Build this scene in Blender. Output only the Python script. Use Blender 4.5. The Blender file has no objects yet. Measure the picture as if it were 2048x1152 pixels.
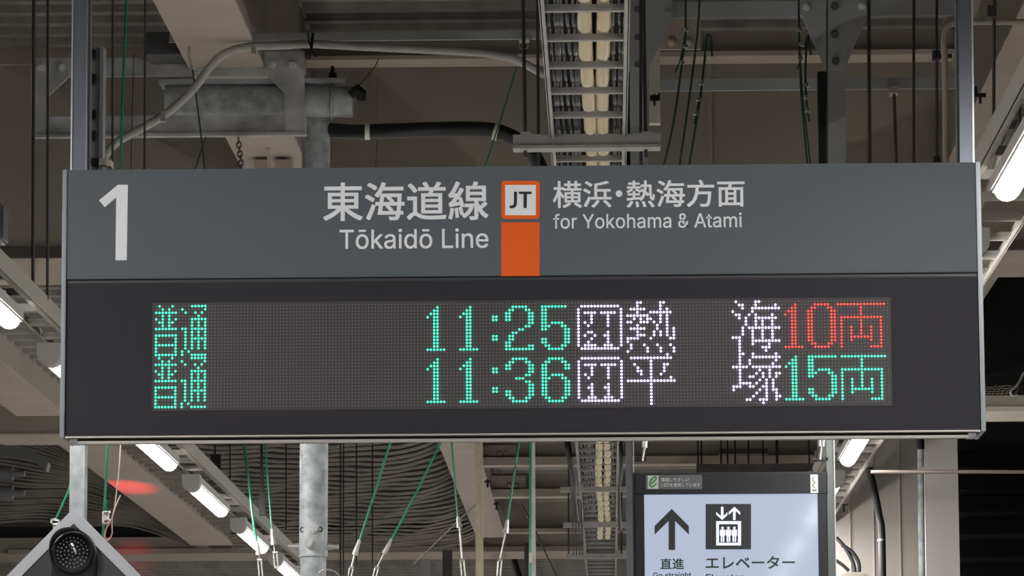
import bpy, bmesh, math, random, json
from mathutils import Vector, Matrix
from mathutils.geometry import tessellate_polygon
random.seed(7)
sc = bpy.context.scene
col = sc.collection

# ------------------------------------------------------------------ camera
CAM = Vector((0.0, 0.0, 1.6)); FPX = 8000.0
pitch, yaw, roll = 0.1428330, -0.0235683, -0.0046493
fw = Vector((math.sin(yaw)*math.cos(pitch), math.cos(yaw)*math.cos(pitch), math.sin(pitch)))
rt0 = Vector((math.cos(yaw), -math.sin(yaw), 0)); up0 = rt0.cross(fw)
rt = math.cos(roll)*rt0 + math.sin(roll)*up0
up = -math.sin(roll)*rt0 + math.cos(roll)*up0
cam = bpy.data.cameras.new('camera'); co = bpy.data.objects.new('camera', cam); col.objects.link(co)
cam.sensor_width = 36; cam.lens = FPX/2048*36; cam.clip_start = .05; cam.clip_end = 300
m = Matrix((rt, up, -fw)).transposed().to_4x4(); m.translation = CAM
co.matrix_world = m; sc.camera = co

# ------------------------------------------------------------------ world and exposure
w = bpy.data.worlds.new('night'); sc.world = w; w.use_nodes = True
bg = w.node_tree.nodes['Background']; bg.inputs[0].default_value = (.6, .6, .7, 1); bg.inputs[1].default_value = .006
sc.view_settings.view_transform = 'Standard'; sc.view_settings.look = 'None'
sc.view_settings.exposure = 0.0; sc.view_settings.gamma = 1.0
sc.view_settings.use_curve_mapping = False
LAMP = 102.0          # radiance of the platform lamps

# ------------------------------------------------------------------ helpers
def ray(px, py):
    return fw + (px-1024)/FPX*rt - (py-576)/FPX*up
def P(px, py, D):                 # point on the vertical plane at distance D
    d = ray(px, py); return CAM + d*(D/d.y)
def H(px, py, h):                 # point on the horizontal plane h above the eye
    d = ray(px, py); return CAM + d*(h/d.z)
def lerp(a, b, t): return a + (b-a)*t

def srgb(r, g, b):
    f = lambda c: (c/255/12.92) if c/255 <= .04045 else ((c/255+.055)/1.055)**2.4
    return (f(r), f(g), f(b), 1)
MATS = {}
def mat(name, color, rough=.6, metal=0.0, noise=0.0, nscale=6.0, emit=None, estr=0.0, coat=0.0, bump=0.0, stretch=None, spec=None, ior=None):
    if name in MATS: return MATS[name]
    mt = bpy.data.materials.new(name); mt.use_nodes = True; nt = mt.node_tree
    b = nt.nodes['Principled BSDF']
    c = color if len(color) == 4 else (*color, 1)
    b.inputs['Base Color'].default_value = c; b.inputs['Roughness'].default_value = rough; b.inputs['Metallic'].default_value = metal
    if coat: b.inputs['Coat Weight'].default_value = coat; b.inputs['Coat Roughness'].default_value = .08
    if emit: b.inputs['Emission Color'].default_value = (*emit[:3], 1); b.inputs['Emission Strength'].default_value = estr
    if noise or bump:
        tc = nt.nodes.new('ShaderNodeTexCoord'); mp = nt.nodes.new('ShaderNodeMapping')
        nz = nt.nodes.new('ShaderNodeTexNoise'); nz.inputs['Scale'].default_value = nscale; nz.inputs['Detail'].default_value = 6
        if stretch: mp.inputs['Scale'].default_value = stretch
        nt.links.new(tc.outputs['Object'], mp.inputs[0]); nt.links.new(mp.outputs[0], nz.inputs['Vector'])
        if noise:
            rp = nt.nodes.new('ShaderNodeValToRGB'); rp.color_ramp.elements[0].position = .3; rp.color_ramp.elements[1].position = .72
            rp.color_ramp.elements[0].color = (*[x*(1-noise) for x in c[:3]], 1); rp.color_ramp.elements[1].color = (*[min(1, x*(1+noise)) for x in c[:3]], 1)
            nt.links.new(nz.outputs['Fac'], rp.inputs[0]); nt.links.new(rp.outputs[0], b.inputs['Base Color'])
        if bump:
            bp = nt.nodes.new('ShaderNodeBump'); bp.inputs['Strength'].default_value = bump; bp.inputs['Distance'].default_value = .01
            nt.links.new(nz.outputs['Fac'], bp.inputs['Height']); nt.links.new(bp.outputs[0], b.inputs['Normal'])
    if ior: b.inputs['IOR'].default_value = ior
    if spec is not None: b.inputs['Specular IOR Level'].default_value = spec
    MATS[name] = mt; return mt
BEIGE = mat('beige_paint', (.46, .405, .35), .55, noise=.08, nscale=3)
BEIGED = mat('beige_paint_darker', (.37, .325, .28), .6, noise=.12, nscale=2)  # darker tone of the beige paint, for webs, strips and boxes
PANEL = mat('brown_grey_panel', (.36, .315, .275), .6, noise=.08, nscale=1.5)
CREAM = mat('cream_paint', (.62, .59, .52), .45, noise=.04)
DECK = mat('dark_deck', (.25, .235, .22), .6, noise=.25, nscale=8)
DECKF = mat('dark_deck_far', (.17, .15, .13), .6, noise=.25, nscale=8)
DECKB = mat('deck_valley_shade', (.012, .011, .010), .8)  # near black puts the shade between the ribs into the backing
GALV = mat('galvanised', (.48, .49, .495), .5, .25, noise=.35, nscale=9, bump=.1)
GALVB = mat('galvanised_bright', (.36, .385, .395), .6, .15, noise=.35, nscale=22, bump=.2)
STEEL = mat('steel_grey_paint', (.38, .395, .41), .5, .1, noise=.12, nscale=5)
DSTEEL = mat('dark_steel', (.09, .09, .096), .5, .2, noise=.2, nscale=12)
BLACK = mat('black_rubber', (.012, .012, .014), .5)
VBLACK = mat('matt_black', (.006, .006, .007), .7)
ROD = mat('dark_rod', (.065, .06, .057), .5, .4)
GREEN = mat('green_wire', (.015, .20, .11), .4, noise=.2, nscale=40)
DGREEN = mat('dark_green_wire', (.015, .06, .042), .5)
CHROME = mat('bright_zinc', (.46, .46, .44), .35, .7, noise=.2, nscale=60, bump=.3)
CORD = mat('beige_cord', (.55, .47, .38), .6)
CONDUIT = mat('grey_conduit', (.40, .39, .375), .5, noise=.1, nscale=20)
CREAMC = mat('cream_cable', (.60, .50, .33), .4, noise=.05)
BCABLE = mat('black_cable', (.010, .010, .013), .18, ior=1.18)
SIGNG = mat('sign_grey_paint', (.100, .116, .133), .55, .1, spec=.3)
SIGNE = mat('sign_edge_aluminium', (.20, .215, .235), .38, .6)
POSTM = mat('post_blue_grey', (.13, .14, .165), .35, .55)
POSTL = mat('post_edge_bright', (.6, .62, .66), .3, .8)
GLASSD = mat('display_glass', (.027, .025, .032), .6, spec=.22)
LEDB = mat('led_board', (.058, .051, .056), .5, spec=.3)
LEDOFF = mat('led_unlit', (.26, .25, .25), .5)
RAILL = mat('aluminium_lip', (.42, .39, .37), .35, .6)
WHITET = mat('white_lettering', (.82, .83, .87), .5)
BLKT = mat('black_lettering', (.012, .013, .016), .5)
ORANGE = mat('line_orange', (.84, .125, .012), .5, spec=.2)
HOUSE = mat('lamp_housing', (.42, .40, .385), .5)
TUBE = mat('lamp_diffuser', (.9, .9, .88), .4, emit=(1, .985, .95), estr=LAMP)
EG = mat('led_green', (.2, .6, .5), .4, emit=(.06, 6.5, 2.0), estr=1)
EW = mat('led_white', (.6, .6, .6), .4, emit=(6.0, 5.0, 10.5), estr=1)
ER = mat('led_red', (.6, .2, .2), .4, emit=(12.0, .11, .05), estr=1)
BACKLIT = mat('backlit_panel', (.05, .05, .06), .06, emit=(.47, .54, .69), estr=.88, spec=.05)

def prop(o, label=None, cat=None, group=None, kind=None):
    if label: o['label'] = label
    if cat: o['category'] = cat
    if group: o['group'] = group
    if kind: o['kind'] = kind
    return o
def thing(name, label, cat, loc, group=None, kind=None):
    o = bpy.data.objects.new(name, None); o.empty_display_size = .05; o.location = loc; col.objects.link(o)
    return prop(o, label, cat, group, kind)

class B:
    def __init__(s): s.v = []; s.f = []; s.smooth = []
    def add(s, vs, fs, sm=False):
        o = len(s.v); s.v += [tuple(v) for v in vs]; s.f += [tuple(i+o for i in f) for f in fs]; s.smooth += [sm]*len(fs); return s
    def box(s, x0, x1, y0, y1, z0, z1, bev=0):
        x0, x1 = sorted((x0, x1)); y0, y1 = sorted((y0, y1)); z0, z1 = sorted((z0, z1))
        v = [(x, y, z) for x in (x0, x1) for y in (y0, y1) for z in (z0, z1)]
        return s.add(v, [(0, 1, 3, 2), (4, 6, 7, 5), (0, 4, 5, 1), (2, 3, 7, 6), (0, 2, 6, 4), (1, 5, 7, 3)])
    def pb(s, px0, py0, px1, py1, D, dep):       # box whose front face covers that rectangle at distance D
        mx, my = (px0+px1)/2, (py0+py1)/2
        return s.box(P(px0, my, D).x, P(px1, my, D).x, D, D+dep, P(mx, py1, D).z, P(mx, py0, D).z)
    def hexa(s, a, b):                           # two quads (4 points each) joined into a solid
        return s.add(list(a)+list(b), [(3, 2, 1, 0), (4, 5, 6, 7), (0, 1, 5, 4), (1, 2, 6, 5), (2, 3, 7, 6), (3, 0, 4, 7)])
    def prism(s, poly, holes=(), thick=.01, dirn=(0, 1, 0)):   # poly: world points in a plane
        loops = [list(poly)]+[list(h) for h in holes]
        flat = [v for l in loops for v in l]; n = len(flat); d = Vector(dirn)*thick
        tri = tessellate_polygon([[Vector((v[0], v[2], 0)) for v in l] for l in loops])
        fs = [tuple(t) for t in tri]
        if thick:
            fs += [tuple(i+n for i in reversed(t)) for t in tri]; o = 0
            for l in loops:
                k = len(l); fs += [(o+i, o+(i+1) % k, o+(i+1) % k+n, o+i+n) for i in range(k)]; o += k
            flat = flat+[Vector(v)+d for v in flat]
        return s.add(flat, fs)
    def ppoly(s, pts, D, thick=.01, holes=()):
        return s.prism([P(x, y, D) for x, y in pts], [[P(x, y, D) for x, y in h] for h in holes], thick)
    def tube(s, pts, r, seg=8, cap=True):
        pts = [Vector(p) for p in pts]; n = len(pts); vs = []; fs = []; rr = r if isinstance(r, (list, tuple)) else [r]*n
        t0 = (pts[1]-pts[0]).normalized(); a = t0.orthogonal().normalized()
        for i, p in enumerate(pts):
            t = (pts[min(i+1, n-1)]-pts[max(i-1, 0)]).normalized()
            a = (a-t*a.dot(t)).normalized(); b = t.cross(a)
            for k in range(seg):
                an = 2*math.pi*k/seg; vs.append(p+(a*math.cos(an)+b*math.sin(an))*rr[i])
        for i in range(n-1):
            for k in range(seg):
                fs.append((i*seg+k, i*seg+(k+1) % seg, (i+1)*seg+(k+1) % seg, (i+1)*seg+k))
        s.add(vs, fs, True)
        if cap: s.add(vs[:seg], [tuple(reversed(range(seg)))]); s.add(vs[-seg:], [tuple(range(seg))])
        return s
    def cyl(s, a, b, r, seg=12): return s.tube([a, b], r, seg)
    def dome(s, c, r, h, seg=8, rings=2, d=(0, -1, 0)):
        c = Vector(c); d = Vector(d); a = d.orthogonal().normalized(); b = d.cross(a); vs = []; fs = []
        for i in range(rings):
            th = math.pi/2*i/rings
            for k in range(seg):
                an = 2*math.pi*(k+.5)/seg
                vs.append(c+(a*math.cos(an)+b*math.sin(an))*r*math.cos(th)+d*h*math.sin(th))
        vs.append(c+d*h)
        for i in range(rings-1):
            for k in range(seg): fs.append((i*seg+k, i*seg+(k+1) % seg, (i+1)*seg+(k+1) % seg, (i+1)*seg+k))
        k0 = (rings-1)*seg
        for k in range(seg): fs.append((k0+k, k0+(k+1) % seg, len(vs)-1))
        return s.add(vs, fs, True)
    def build(s, name, mt, parent=None, label=None, cat=None, group=None, kind=None, bevel=0):
        me = bpy.data.meshes.new(name); me.from_pydata(s.v, [], s.f); me.materials.append(mt)
        me.polygons.foreach_set('use_smooth', s.smooth)
        bm = bmesh.new(); bm.from_mesh(me); bmesh.ops.recalc_face_normals(bm, faces=bm.faces)
        if bevel:
            bmesh.ops.bevel(bm, geom=[e for e in bm.edges if len(e.link_faces) == 2 and e.calc_face_angle(0) > .6], offset=bevel, segments=2, affect='EDGES', clamp_overlap=True)
        bm.to_mesh(me); bm.free()
        o = bpy.data.objects.new(name, me); col.objects.link(o)
        if parent:
            o.parent = parent
            loc = Vector(parent.location); p = parent.parent
            if p: loc = Vector((0, 0, 0))
            o.matrix_parent_inverse = Matrix.Translation(-loc) if not p else Matrix.Identity(4)
        return prop(o, label, cat, group, kind)
def clone(src, parent, dy):
    o = src.copy(); col.objects.link(o); o.parent = parent
    o.matrix_parent_inverse = src.matrix_parent_inverse.copy(); o.location = (0, dy, 0); return o
def rpx(px, D): return px*D/FPX
def wire(name, pts, r, mt, label=None, cat='wire', parent=None, group=None, seg=6):
    """pts: (px, py, D); r is in pixels at the first point's distance"""
    return B().tube([P(*p) for p in pts], rpx(r, pts[0][2]), seg).build(name, mt, parent, label, cat if label else None, group)
def smoothpts(pts, n=6):
    out = []; L = len(pts)
    for i in range(L-1):
        p0, p1, p2, p3 = pts[max(i-1, 0)], pts[i], pts[i+1], pts[min(i+2, L-1)]
        for k in range(n):
            t = k/n
            out.append(tuple(.5*((2*b)+(-a+c)*t+(2*a-5*b+4*c-d)*t*t+(-a+3*b-3*c+d)*t**3) for a, b, c, d in zip(p0, p1, p2, p3)))
    return out+[pts[-1]]

# ------------------------------------------------------------------ lettering
GLY = json.loads('''{"T":[449,[[[32,452,32,509,417,509,417,452,257,452,257,0,193,0,193,452]]]],"ō":[415,[[[207,-8,174,-5,144,3,117,16,93,35,72,58,56,85,44,116,37,150,34,187,37,225,44,260,56,291,72,318,93,341,117,360,144,374,174,382,207,384,241,382,271,374,299,360,323,341,343,318,359,291,371,260,379,225,381,187,379,150,371,116,359,85,343,58,323,35,299,16,271,3,241,-5],[207,46,231,49,252,55,270,66,285,80,298,97,307,117,314,139,318,163,319,187,318,212,314,236,307,258,298,278,285,296,270,310,252,321,231,328,207,330,184,328,163,321,145,310,130,296,118,278,108,258,102,236,98,212,96,187,98,163,102,139,108,117,118,97,130,80,145,66,163,55,184,49]],[[302,506,302,458,113,458,113,506]]]],"k":[381,[[[110,137,110,212,121,212,284,379,360,379,184,199,177,199]],[[53,0,53,509,114,509,114,0]],[[294,0,148,186,191,229,372,0]]]],"a":[389,[[[160,-9,137,-7,115,-3,94,5,76,15,60,29,48,45,38,63,32,84,30,108,32,128,36,146,43,161,53,174,64,184,78,193,92,200,108,206,125,211,178,220,234,227,247,229,257,231,265,235,271,240,274,246,276,255,276,257,275,272,272,285,267,297,260,307,251,315,240,322,227,327,212,330,196,331,178,330,163,327,149,322,137,316,127,309,118,301,110,292,104,283,100,274,41,291,51,313,64,331,79,346,95,358,114,368,133,375,153,380,173,383,194,384,208,384,223,382,239,379,255,375,271,369,286,360,300,350,312,336,322,320,330,301,335,278,337,251,337,0,277,0,277,52,272,52,267,43,260,34,252,25,242,16,229,8,215,1,199,-4,181,-7],[170,45,192,47,211,51,228,59,242,68,254,80,263,93,270,108,274,122,276,138,276,190,259,182,231,176,200,171,175,168,161,166,147,163,134,159,122,153,112,147,103,139,97,130,93,118,92,105,93,93,96,82,102,72,109,64,119,57,130,52,142,48,156,46]]]],"i":[167,[[[53,0,53,379,114,379,114,0]],[[84,443,73,444,63,448,54,455,47,463,43,472,41,483,43,494,47,504,54,512,63,518,73,522,84,524,95,522,105,518,114,512,121,504,125,494,126,483,125,472,121,463,114,455,105,448,95,444]]]],"d":[424,[[[195,-8,165,-6,137,3,111,16,89,34,70,57,55,84,43,116,36,151,34,189,36,227,43,261,55,293,70,320,89,342,112,361,137,374,165,382,196,384,218,383,237,379,253,373,267,364,278,355,287,346,306,319,311,319,311,509,372,509,372,0,313,0,313,59,307,59,287,31,277,21,266,12,252,4,236,-3,217,-7],[205,47,226,49,246,55,263,65,278,78,290,95,299,115,306,138,310,162,312,189,310,216,306,241,300,263,290,282,278,299,263,312,246,322,227,328,205,330,182,328,162,322,145,311,130,298,118,281,108,261,102,239,98,215,96,189,98,163,102,139,109,117,118,97,130,80,145,66,162,55,182,49]]]]," ":[188,[]],"L":[393,[[[60,0,60,509,125,509,125,57,361,57,361,0]]]],"n":[410,[[[114,227,114,0,53,0,53,379,112,379,112,287,102,287,116,319,132,344,152,362,175,374,200,382,227,384,252,383,275,377,295,369,313,356,328,340,341,321,350,298,355,271,357,240,357,0,296,0,296,235,293,263,286,286,273,304,256,318,235,326,210,329,192,328,176,324,161,317,147,308,136,297,126,283,119,266,115,248]]]],"e":[404,[[[212,-8,177,-5,145,3,117,16,92,35,72,58,56,85,44,116,37,150,34,187,36,224,44,258,55,290,71,317,91,340,115,359,142,373,172,382,205,384,226,383,246,380,266,374,285,366,303,355,319,341,334,324,347,305,357,282,365,256,370,227,371,194,371,169,75,169,75,221,338,221,310,202,308,226,304,248,298,269,288,286,277,301,263,314,246,323,227,328,205,330,183,328,164,323,146,313,131,301,119,286,109,270,102,251,97,231,96,211,96,178,98,151,102,127,110,106,121,88,135,73,151,61,169,53,190,48,212,46,227,47,241,49,254,53,265,58,276,65,285,73,294,82,300,93,306,105,365,91,358,72,348,55,335,39,320,26,302,14,283,4,261,-3,237,-7]]]],"f":[254,[[[228,379,228,327,6,327,6,379]],[[81,0,81,432,82,452,87,470,96,486,107,499,120,510,135,519,152,525,169,529,187,530,222,527,243,521,227,468,215,472,195,474,178,472,164,468,154,460,147,449,143,435,142,419,142,0]]]],"r":[259,[[[53,0,53,379,112,379,112,321,115,321,124,339,137,354,152,367,171,377,191,383,213,385,229,384,243,384,243,322,230,324,207,326,190,324,174,321,159,315,146,306,135,296,126,284,119,269,115,254,114,237,114,0]]]],"Y":[472,[[[203,0,203,208,16,509,91,509,192,344,222,292,231,274,240,254,250,230,224,230,233,254,242,275,251,293,280,344,381,509,455,509,268,208,268,0]]]],"o":[415,[[[207,-8,174,-5,144,3,117,16,93,35,72,58,56,85,44,116,37,150,34,187,37,225,44,260,56,291,72,318,93,341,117,360,144,374,174,382,207,384,241,382,271,374,299,360,323,341,343,318,359,291,371,260,379,225,381,187,379,150,371,116,359,85,343,58,323,35,299,16,271,3,241,-5],[207,46,231,49,252,55,270,66,285,80,298,97,307,117,314,139,318,163,319,187,318,212,314,236,307,258,298,278,285,296,270,310,252,321,231,328,207,330,184,328,163,321,145,310,130,296,118,278,108,258,102,236,98,212,96,187,98,163,102,139,108,117,118,97,130,80,145,66,163,55,184,49]]]],"h":[410,[[[114,227,114,0,53,0,53,509,114,509,114,287,102,287,116,319,132,344,152,362,175,374,200,382,227,384,252,383,275,377,295,369,313,356,328,340,341,321,350,298,355,271,357,240,357,0,296,0,296,235,293,263,286,286,273,304,256,318,235,326,210,329,192,328,176,324,161,317,147,308,136,297,126,283,119,266,115,248]]]],"m":[610,[[[53,0,53,379,112,379,112,295,108,295,114,314,122,331,132,346,144,358,158,368,172,376,187,382,203,385,219,386,245,383,268,375,287,361,303,342,314,320,321,295,312,295,318,312,326,329,337,343,350,356,364,366,381,375,398,381,417,385,437,386,458,385,478,380,497,372,514,361,529,346,541,328,550,307,555,283,557,255,557,0,496,0,496,254,493,279,485,298,473,313,456,323,438,329,419,330,402,329,387,326,374,320,363,312,353,302,345,290,340,277,336,263,335,247,335,0,274,0,274,260,272,280,265,297,253,311,238,322,220,328,199,330,185,329,171,326,158,320,145,312,135,302,126,289,119,274,115,257,114,238,114,0]]]],"&":[448,[[[197,-7,165,-5,136,1,110,12,88,26,69,42,54,62,43,84,36,108,34,133,36,154,40,173,47,189,58,205,70,220,85,235,101,249,120,264,140,279,216,335,237,352,255,375,259,384,261,394,262,405,260,420,255,434,245,445,233,454,219,459,201,461,189,460,178,457,168,453,159,447,151,440,145,431,141,421,138,411,137,399,138,386,141,375,145,363,152,352,159,340,169,327,204,284,438,0,364,0,171,231,121,293,108,310,96,327,87,344,81,361,77,379,75,398,77,420,82,440,91,458,102,474,117,488,134,499,154,507,176,512,200,513,224,512,246,507,266,499,283,488,297,475,308,459,317,442,322,424,324,404,323,389,320,375,315,362,309,349,301,336,291,325,281,314,269,303,256,293,154,217,135,202,121,188,110,174,103,161,98,146,97,131,98,115,102,101,109,87,118,76,130,66,143,57,158,51,175,48,193,46,213,48,232,52,251,59,269,69,286,81,301,95,315,112,327,131,336,151,343,174,348,198,349,224,408,224,406,194,403,167,397,144,389,124,380,107,371,92,345,62,333,47,315,30,294,17,271,7,246,-1,221,-5]]]],"A":[480,[[[16,0,201,509,276,509,463,0,395,0,287,302,264,372,232,478,245,478,233,437,222,402,213,371,191,302,85,0]],[[110,142,110,199,370,199,370,142]]]],"t":[227,[[[204,379,204,327,6,327,6,379]],[[65,471,126,471,126,98,127,83,130,70,136,61,144,55,156,51,170,50,185,51,202,54,213,2,192,-3,168,-4,138,-1,113,7,92,21,77,41,68,64,65,93]]]],"J":[396,[[[185,-7,143,-2,106,11,75,33,60,50,48,70,40,92,35,118,33,145,33,173,98,173,98,145,100,117,108,93,122,74,139,61,160,53,185,50,209,53,230,61,248,74,261,93,269,117,272,145,272,509,336,509,336,145,335,118,330,92,321,70,309,50,294,33,263,11,227,-2]]]],"G":[520,[[[269,-7,242,-6,217,-2,193,5,171,14,149,25,130,39,112,55,96,73,82,93,69,116,59,140,51,166,45,194,41,223,40,254,41,285,45,315,51,343,59,369,69,393,82,415,96,436,112,454,129,470,149,484,170,495,192,504,215,510,239,514,265,516,291,514,316,510,340,504,363,494,384,483,403,469,421,453,436,436,449,416,460,395,468,373,474,349,408,349,402,365,395,379,387,393,378,406,368,417,356,427,344,436,330,443,315,448,300,453,283,455,265,456,236,453,209,445,183,432,160,414,141,392,125,364,113,332,106,295,103,254,106,213,113,177,125,145,141,117,161,95,184,76,210,63,238,56,269,53,296,55,322,61,345,71,365,85,382,102,396,123,407,147,413,173,415,202,434,199,283,199,283,256,478,256,478,200,475,160,466,124,451,91,431,62,406,38,377,19,344,5,308,-4]]]],"s":[365,[[[182,-8,157,-7,133,-3,112,3,93,12,76,24,62,38,50,54,41,73,36,94,94,107,101,87,111,72,124,60,141,52,160,47,181,45,206,47,227,53,244,62,258,74,265,88,268,103,266,115,262,126,254,136,243,144,229,150,212,155,149,170,118,180,92,192,72,208,58,227,50,249,47,274,49,295,55,314,65,332,79,347,95,360,115,370,137,378,161,383,187,384,212,383,234,379,254,372,271,363,286,352,299,339,309,324,318,308,324,290,268,277,262,291,254,304,243,316,228,325,210,331,187,333,166,331,147,326,131,317,119,305,111,292,109,277,110,264,115,253,124,243,136,235,152,229,172,223,229,209,261,200,287,187,306,171,320,153,328,131,331,107,329,85,323,65,312,47,298,31,281,18,260,6,236,-2,210,-7]]]],"g":[425,[[[207,-151,180,-149,156,-146,134,-140,114,-132,97,-122,82,-110,70,-97,59,-84,51,-69,101,-41,122,-66,131,-74,142,-82,154,-88,169,-93,187,-96,207,-97,236,-95,261,-87,282,-75,298,-58,308,-34,311,-6,311,68,306,68,287,41,277,32,266,23,252,16,236,10,217,6,195,5,165,7,138,14,113,27,90,43,71,65,55,90,43,120,36,154,34,191,36,229,43,263,55,293,71,320,90,342,112,361,138,374,166,382,196,384,218,383,237,379,253,373,267,365,279,356,288,346,308,319,313,319,313,379,372,379,372,-9,370,-40,363,-67,350,-90,334,-109,314,-124,291,-136,265,-144,237,-149],[205,59,227,61,246,66,264,75,278,87,290,103,300,121,307,142,311,166,312,193,311,219,307,242,300,264,291,283,279,299,264,312,247,322,227,328,205,330,182,328,163,322,145,312,130,298,118,282,109,262,102,241,98,218,96,193,98,167,102,144,109,123,118,104,131,88,145,76,163,66,183,61]]]],"l":[189,[[[139,-2,112,0,91,8,74,20,62,37,55,59,53,84,53,509,114,509,114,99,114,83,117,71,120,62,126,57,135,53,146,52,160,53,170,54,181,3,162,-1]]]],"v":[389,[[[163,0,17,379,84,379,165,155,173,132,180,110,187,87,206,21,184,21,203,87,209,110,216,132,224,155,305,379,371,379,226,0]]]],"E":[419,[[[60,0,60,509,372,509,372,452,125,452,125,286,355,286,355,229,125,229,125,57,375,57,375,0]]]],"D":[502,[[[219,0,96,0,96,57,215,57,254,60,288,68,318,81,343,99,363,122,379,149,390,181,397,216,399,255,397,294,390,329,379,361,364,388,344,410,320,428,291,441,258,449,221,452,93,452,93,509,225,509,254,507,281,504,307,498,331,489,353,478,385,455,412,426,433,391,444,367,451,342,457,315,460,286,462,255,460,224,457,195,451,168,443,142,433,119,421,97,406,77,390,60,371,44,351,31,328,20,303,11,277,5,249,1]],[[125,509,125,0,60,0,60,509]]]]}''')
def lay(b, groups, box, D, yoff, emb=0.0, keep=False):
    """groups: list of [outer, holes...] in glyph units; fitted to the pixel rectangle box; emb = extra stroke in px"""
    xs = [p[0] for g in groups for l in g for p in l]; ys = [p[1] for g in groups for l in g for p in l]
    x0, x1, y0, y1 = min(xs), max(xs), min(ys), max(ys)
    A = P(box[0]+emb, (box[1]+box[3])/2, D); C = P(box[2]-emb, (box[1]+box[3])/2, D)
    T = P((box[0]+box[2])/2, box[1]+emb, D); Bm = P((box[0]+box[2])/2, box[3]-emb, D)
    sx = (C.x-A.x)/(x1-x0); sz = (T.z-Bm.z)/(y1-y0); zt = T.z
    if keep: sz = sx
    e = rpx(emb, D); k = 8 if emb else 1
    for j in range(k):
        ox, oz = (e*SQ[j][0], e*SQ[j][1]) if emb else (0, 0)
        for g in groups:
            L = [[Vector((A.x+(p[0]-x0)*sx+ox, D-yoff-j*2e-5, zt+(p[1]-y1)*sz+oz)) for p in l] for l in g]
            b.prism(L[0], L[1:], 0)
SQ = [(1, 1), (1, -1), (-1, 1), (-1, -1), (1, 0), (-1, 0), (0, 1), (0, -1)]
def latin(s):
    out = []; x = 0
    for ch in s:
        wd, gr = GLY[ch]
        for g in gr: out.append([[(l[i]+x, l[i+1]) for i in range(0, len(l), 2)] for l in g])
        x += wd
    return out
def cjk_mesh(s):
    cu = bpy.data.curves.new('t', 'FONT'); cu.body = s; cu.resolution_u = 3
    ob = bpy.data.objects.new('t', cu); col.objects.link(ob)
    dg = bpy.context.evaluated_depsgraph_get(); me = bpy.data.meshes.new_from_object(ob.evaluated_get(dg))
    vs = [v.co.copy() for v in me.vertices]; fs = [tuple(p.vertices) for p in me.polygons]
    bpy.data.objects.remove(ob); bpy.data.curves.remove(cu); bpy.data.meshes.remove(me)
    return vs, fs
def cjk(b, s, box, D, yoff, emb=0.0):
    vs, fs = cjk_mesh(s)
    if not vs: return
    x0, x1 = min(v.x for v in vs), max(v.x for v in vs); y0, y1 = min(v.y for v in vs), max(v.y for v in vs)
    A = P(box[0]+emb, (box[1]+box[3])/2, D); C = P(box[2]-emb, (box[1]+box[3])/2, D)
    T = P((box[0]+box[2])/2, box[1]+emb, D); Bm = P((box[0]+box[2])/2, box[3]-emb, D)
    sx = (C.x-A.x)/(x1-x0); sz = (T.z-Bm.z)/(y1-y0); e = rpx(emb, D); k = 8 if emb else 1
    for j in range(k):
        ox, oz = (e*SQ[j][0], e*SQ[j][1]) if emb else (0, 0)
        b.add([(A.x+(v.x-x0)*sx+ox, D-yoff-j*2e-5, Bm.z+(v.y-y0)*sz+oz) for v in vs], fs)

# ================================================================== SETTING
# platform below (outside the frame, it bounces the lamp light)
B().box(-6, 5, -20, 75, -.3, 0).build('floor', mat('asphalt', (.50, .475, .44), .8, noise=.1, nscale=4), kind='structure')

# corrugated roof decks: every rib is a piece
def deck(name, X0, X1, D0, D1, h, period, zf=None, seg=1, depth=.07, mt=DECK, backing=True, frac=.5):
    z = 1.6+h
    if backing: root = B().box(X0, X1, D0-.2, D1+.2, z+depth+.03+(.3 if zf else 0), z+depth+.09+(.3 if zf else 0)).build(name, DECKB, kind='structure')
    n = int((D1-D0)/period); proto = None
    for i in range(n):
        d = D0+i*period; b = B()
        jx = random.uniform(-.012, .012) if zf else 0
        if proto is None or zf:
            xs = [X0+(X1-X0)*k/seg for k in range(seg+1)]; vs = []; fs = []
            for k, x in enumerate(xs):
                dz = (zf(x, d) if zf else 0)+jx*.3
                wdt = period*frac
                prof = [(0, depth), (wdt*.18, 0), (wdt*.82, 0), (wdt, depth)]
                vs += [(x, d+a, z+q+dz) for a, q in prof]
                if k:
                    o = (k-1)*4; fs += [(o+j, o+j+1, o+j+5, o+j+4) for j in range(3)]
            b.add(vs, fs, bool(zf))
            me = b.build('rib', mt, root)
            proto = me; base = d
        else:
            clone(proto, root, d-base)
    return root
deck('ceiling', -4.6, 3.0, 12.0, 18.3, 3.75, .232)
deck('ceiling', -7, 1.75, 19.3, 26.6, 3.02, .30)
# wavy deck beyond: it sags beside the long beams
ZL = 3.02
def zmid(x, d):
    t = x-(-1.14); return .20*math.exp(t/.22)+.008*math.sin(x*9+d*2.1)+.004*math.sin(x*23+d*5)
def zleft(x, d):
    t = -x-3.95
    return .30*(1-math.exp(-max(0, t)/.5))+.03+.015*math.sin(x*7+d*1.7)
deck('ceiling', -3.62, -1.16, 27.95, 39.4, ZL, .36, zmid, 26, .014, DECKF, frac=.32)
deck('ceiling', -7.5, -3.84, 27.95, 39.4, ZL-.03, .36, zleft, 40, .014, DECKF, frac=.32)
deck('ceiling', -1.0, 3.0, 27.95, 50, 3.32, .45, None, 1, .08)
deck('ceiling', -8, -1.0, 41.5, 65, 3.05, .45, None, 1, .08)

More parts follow.
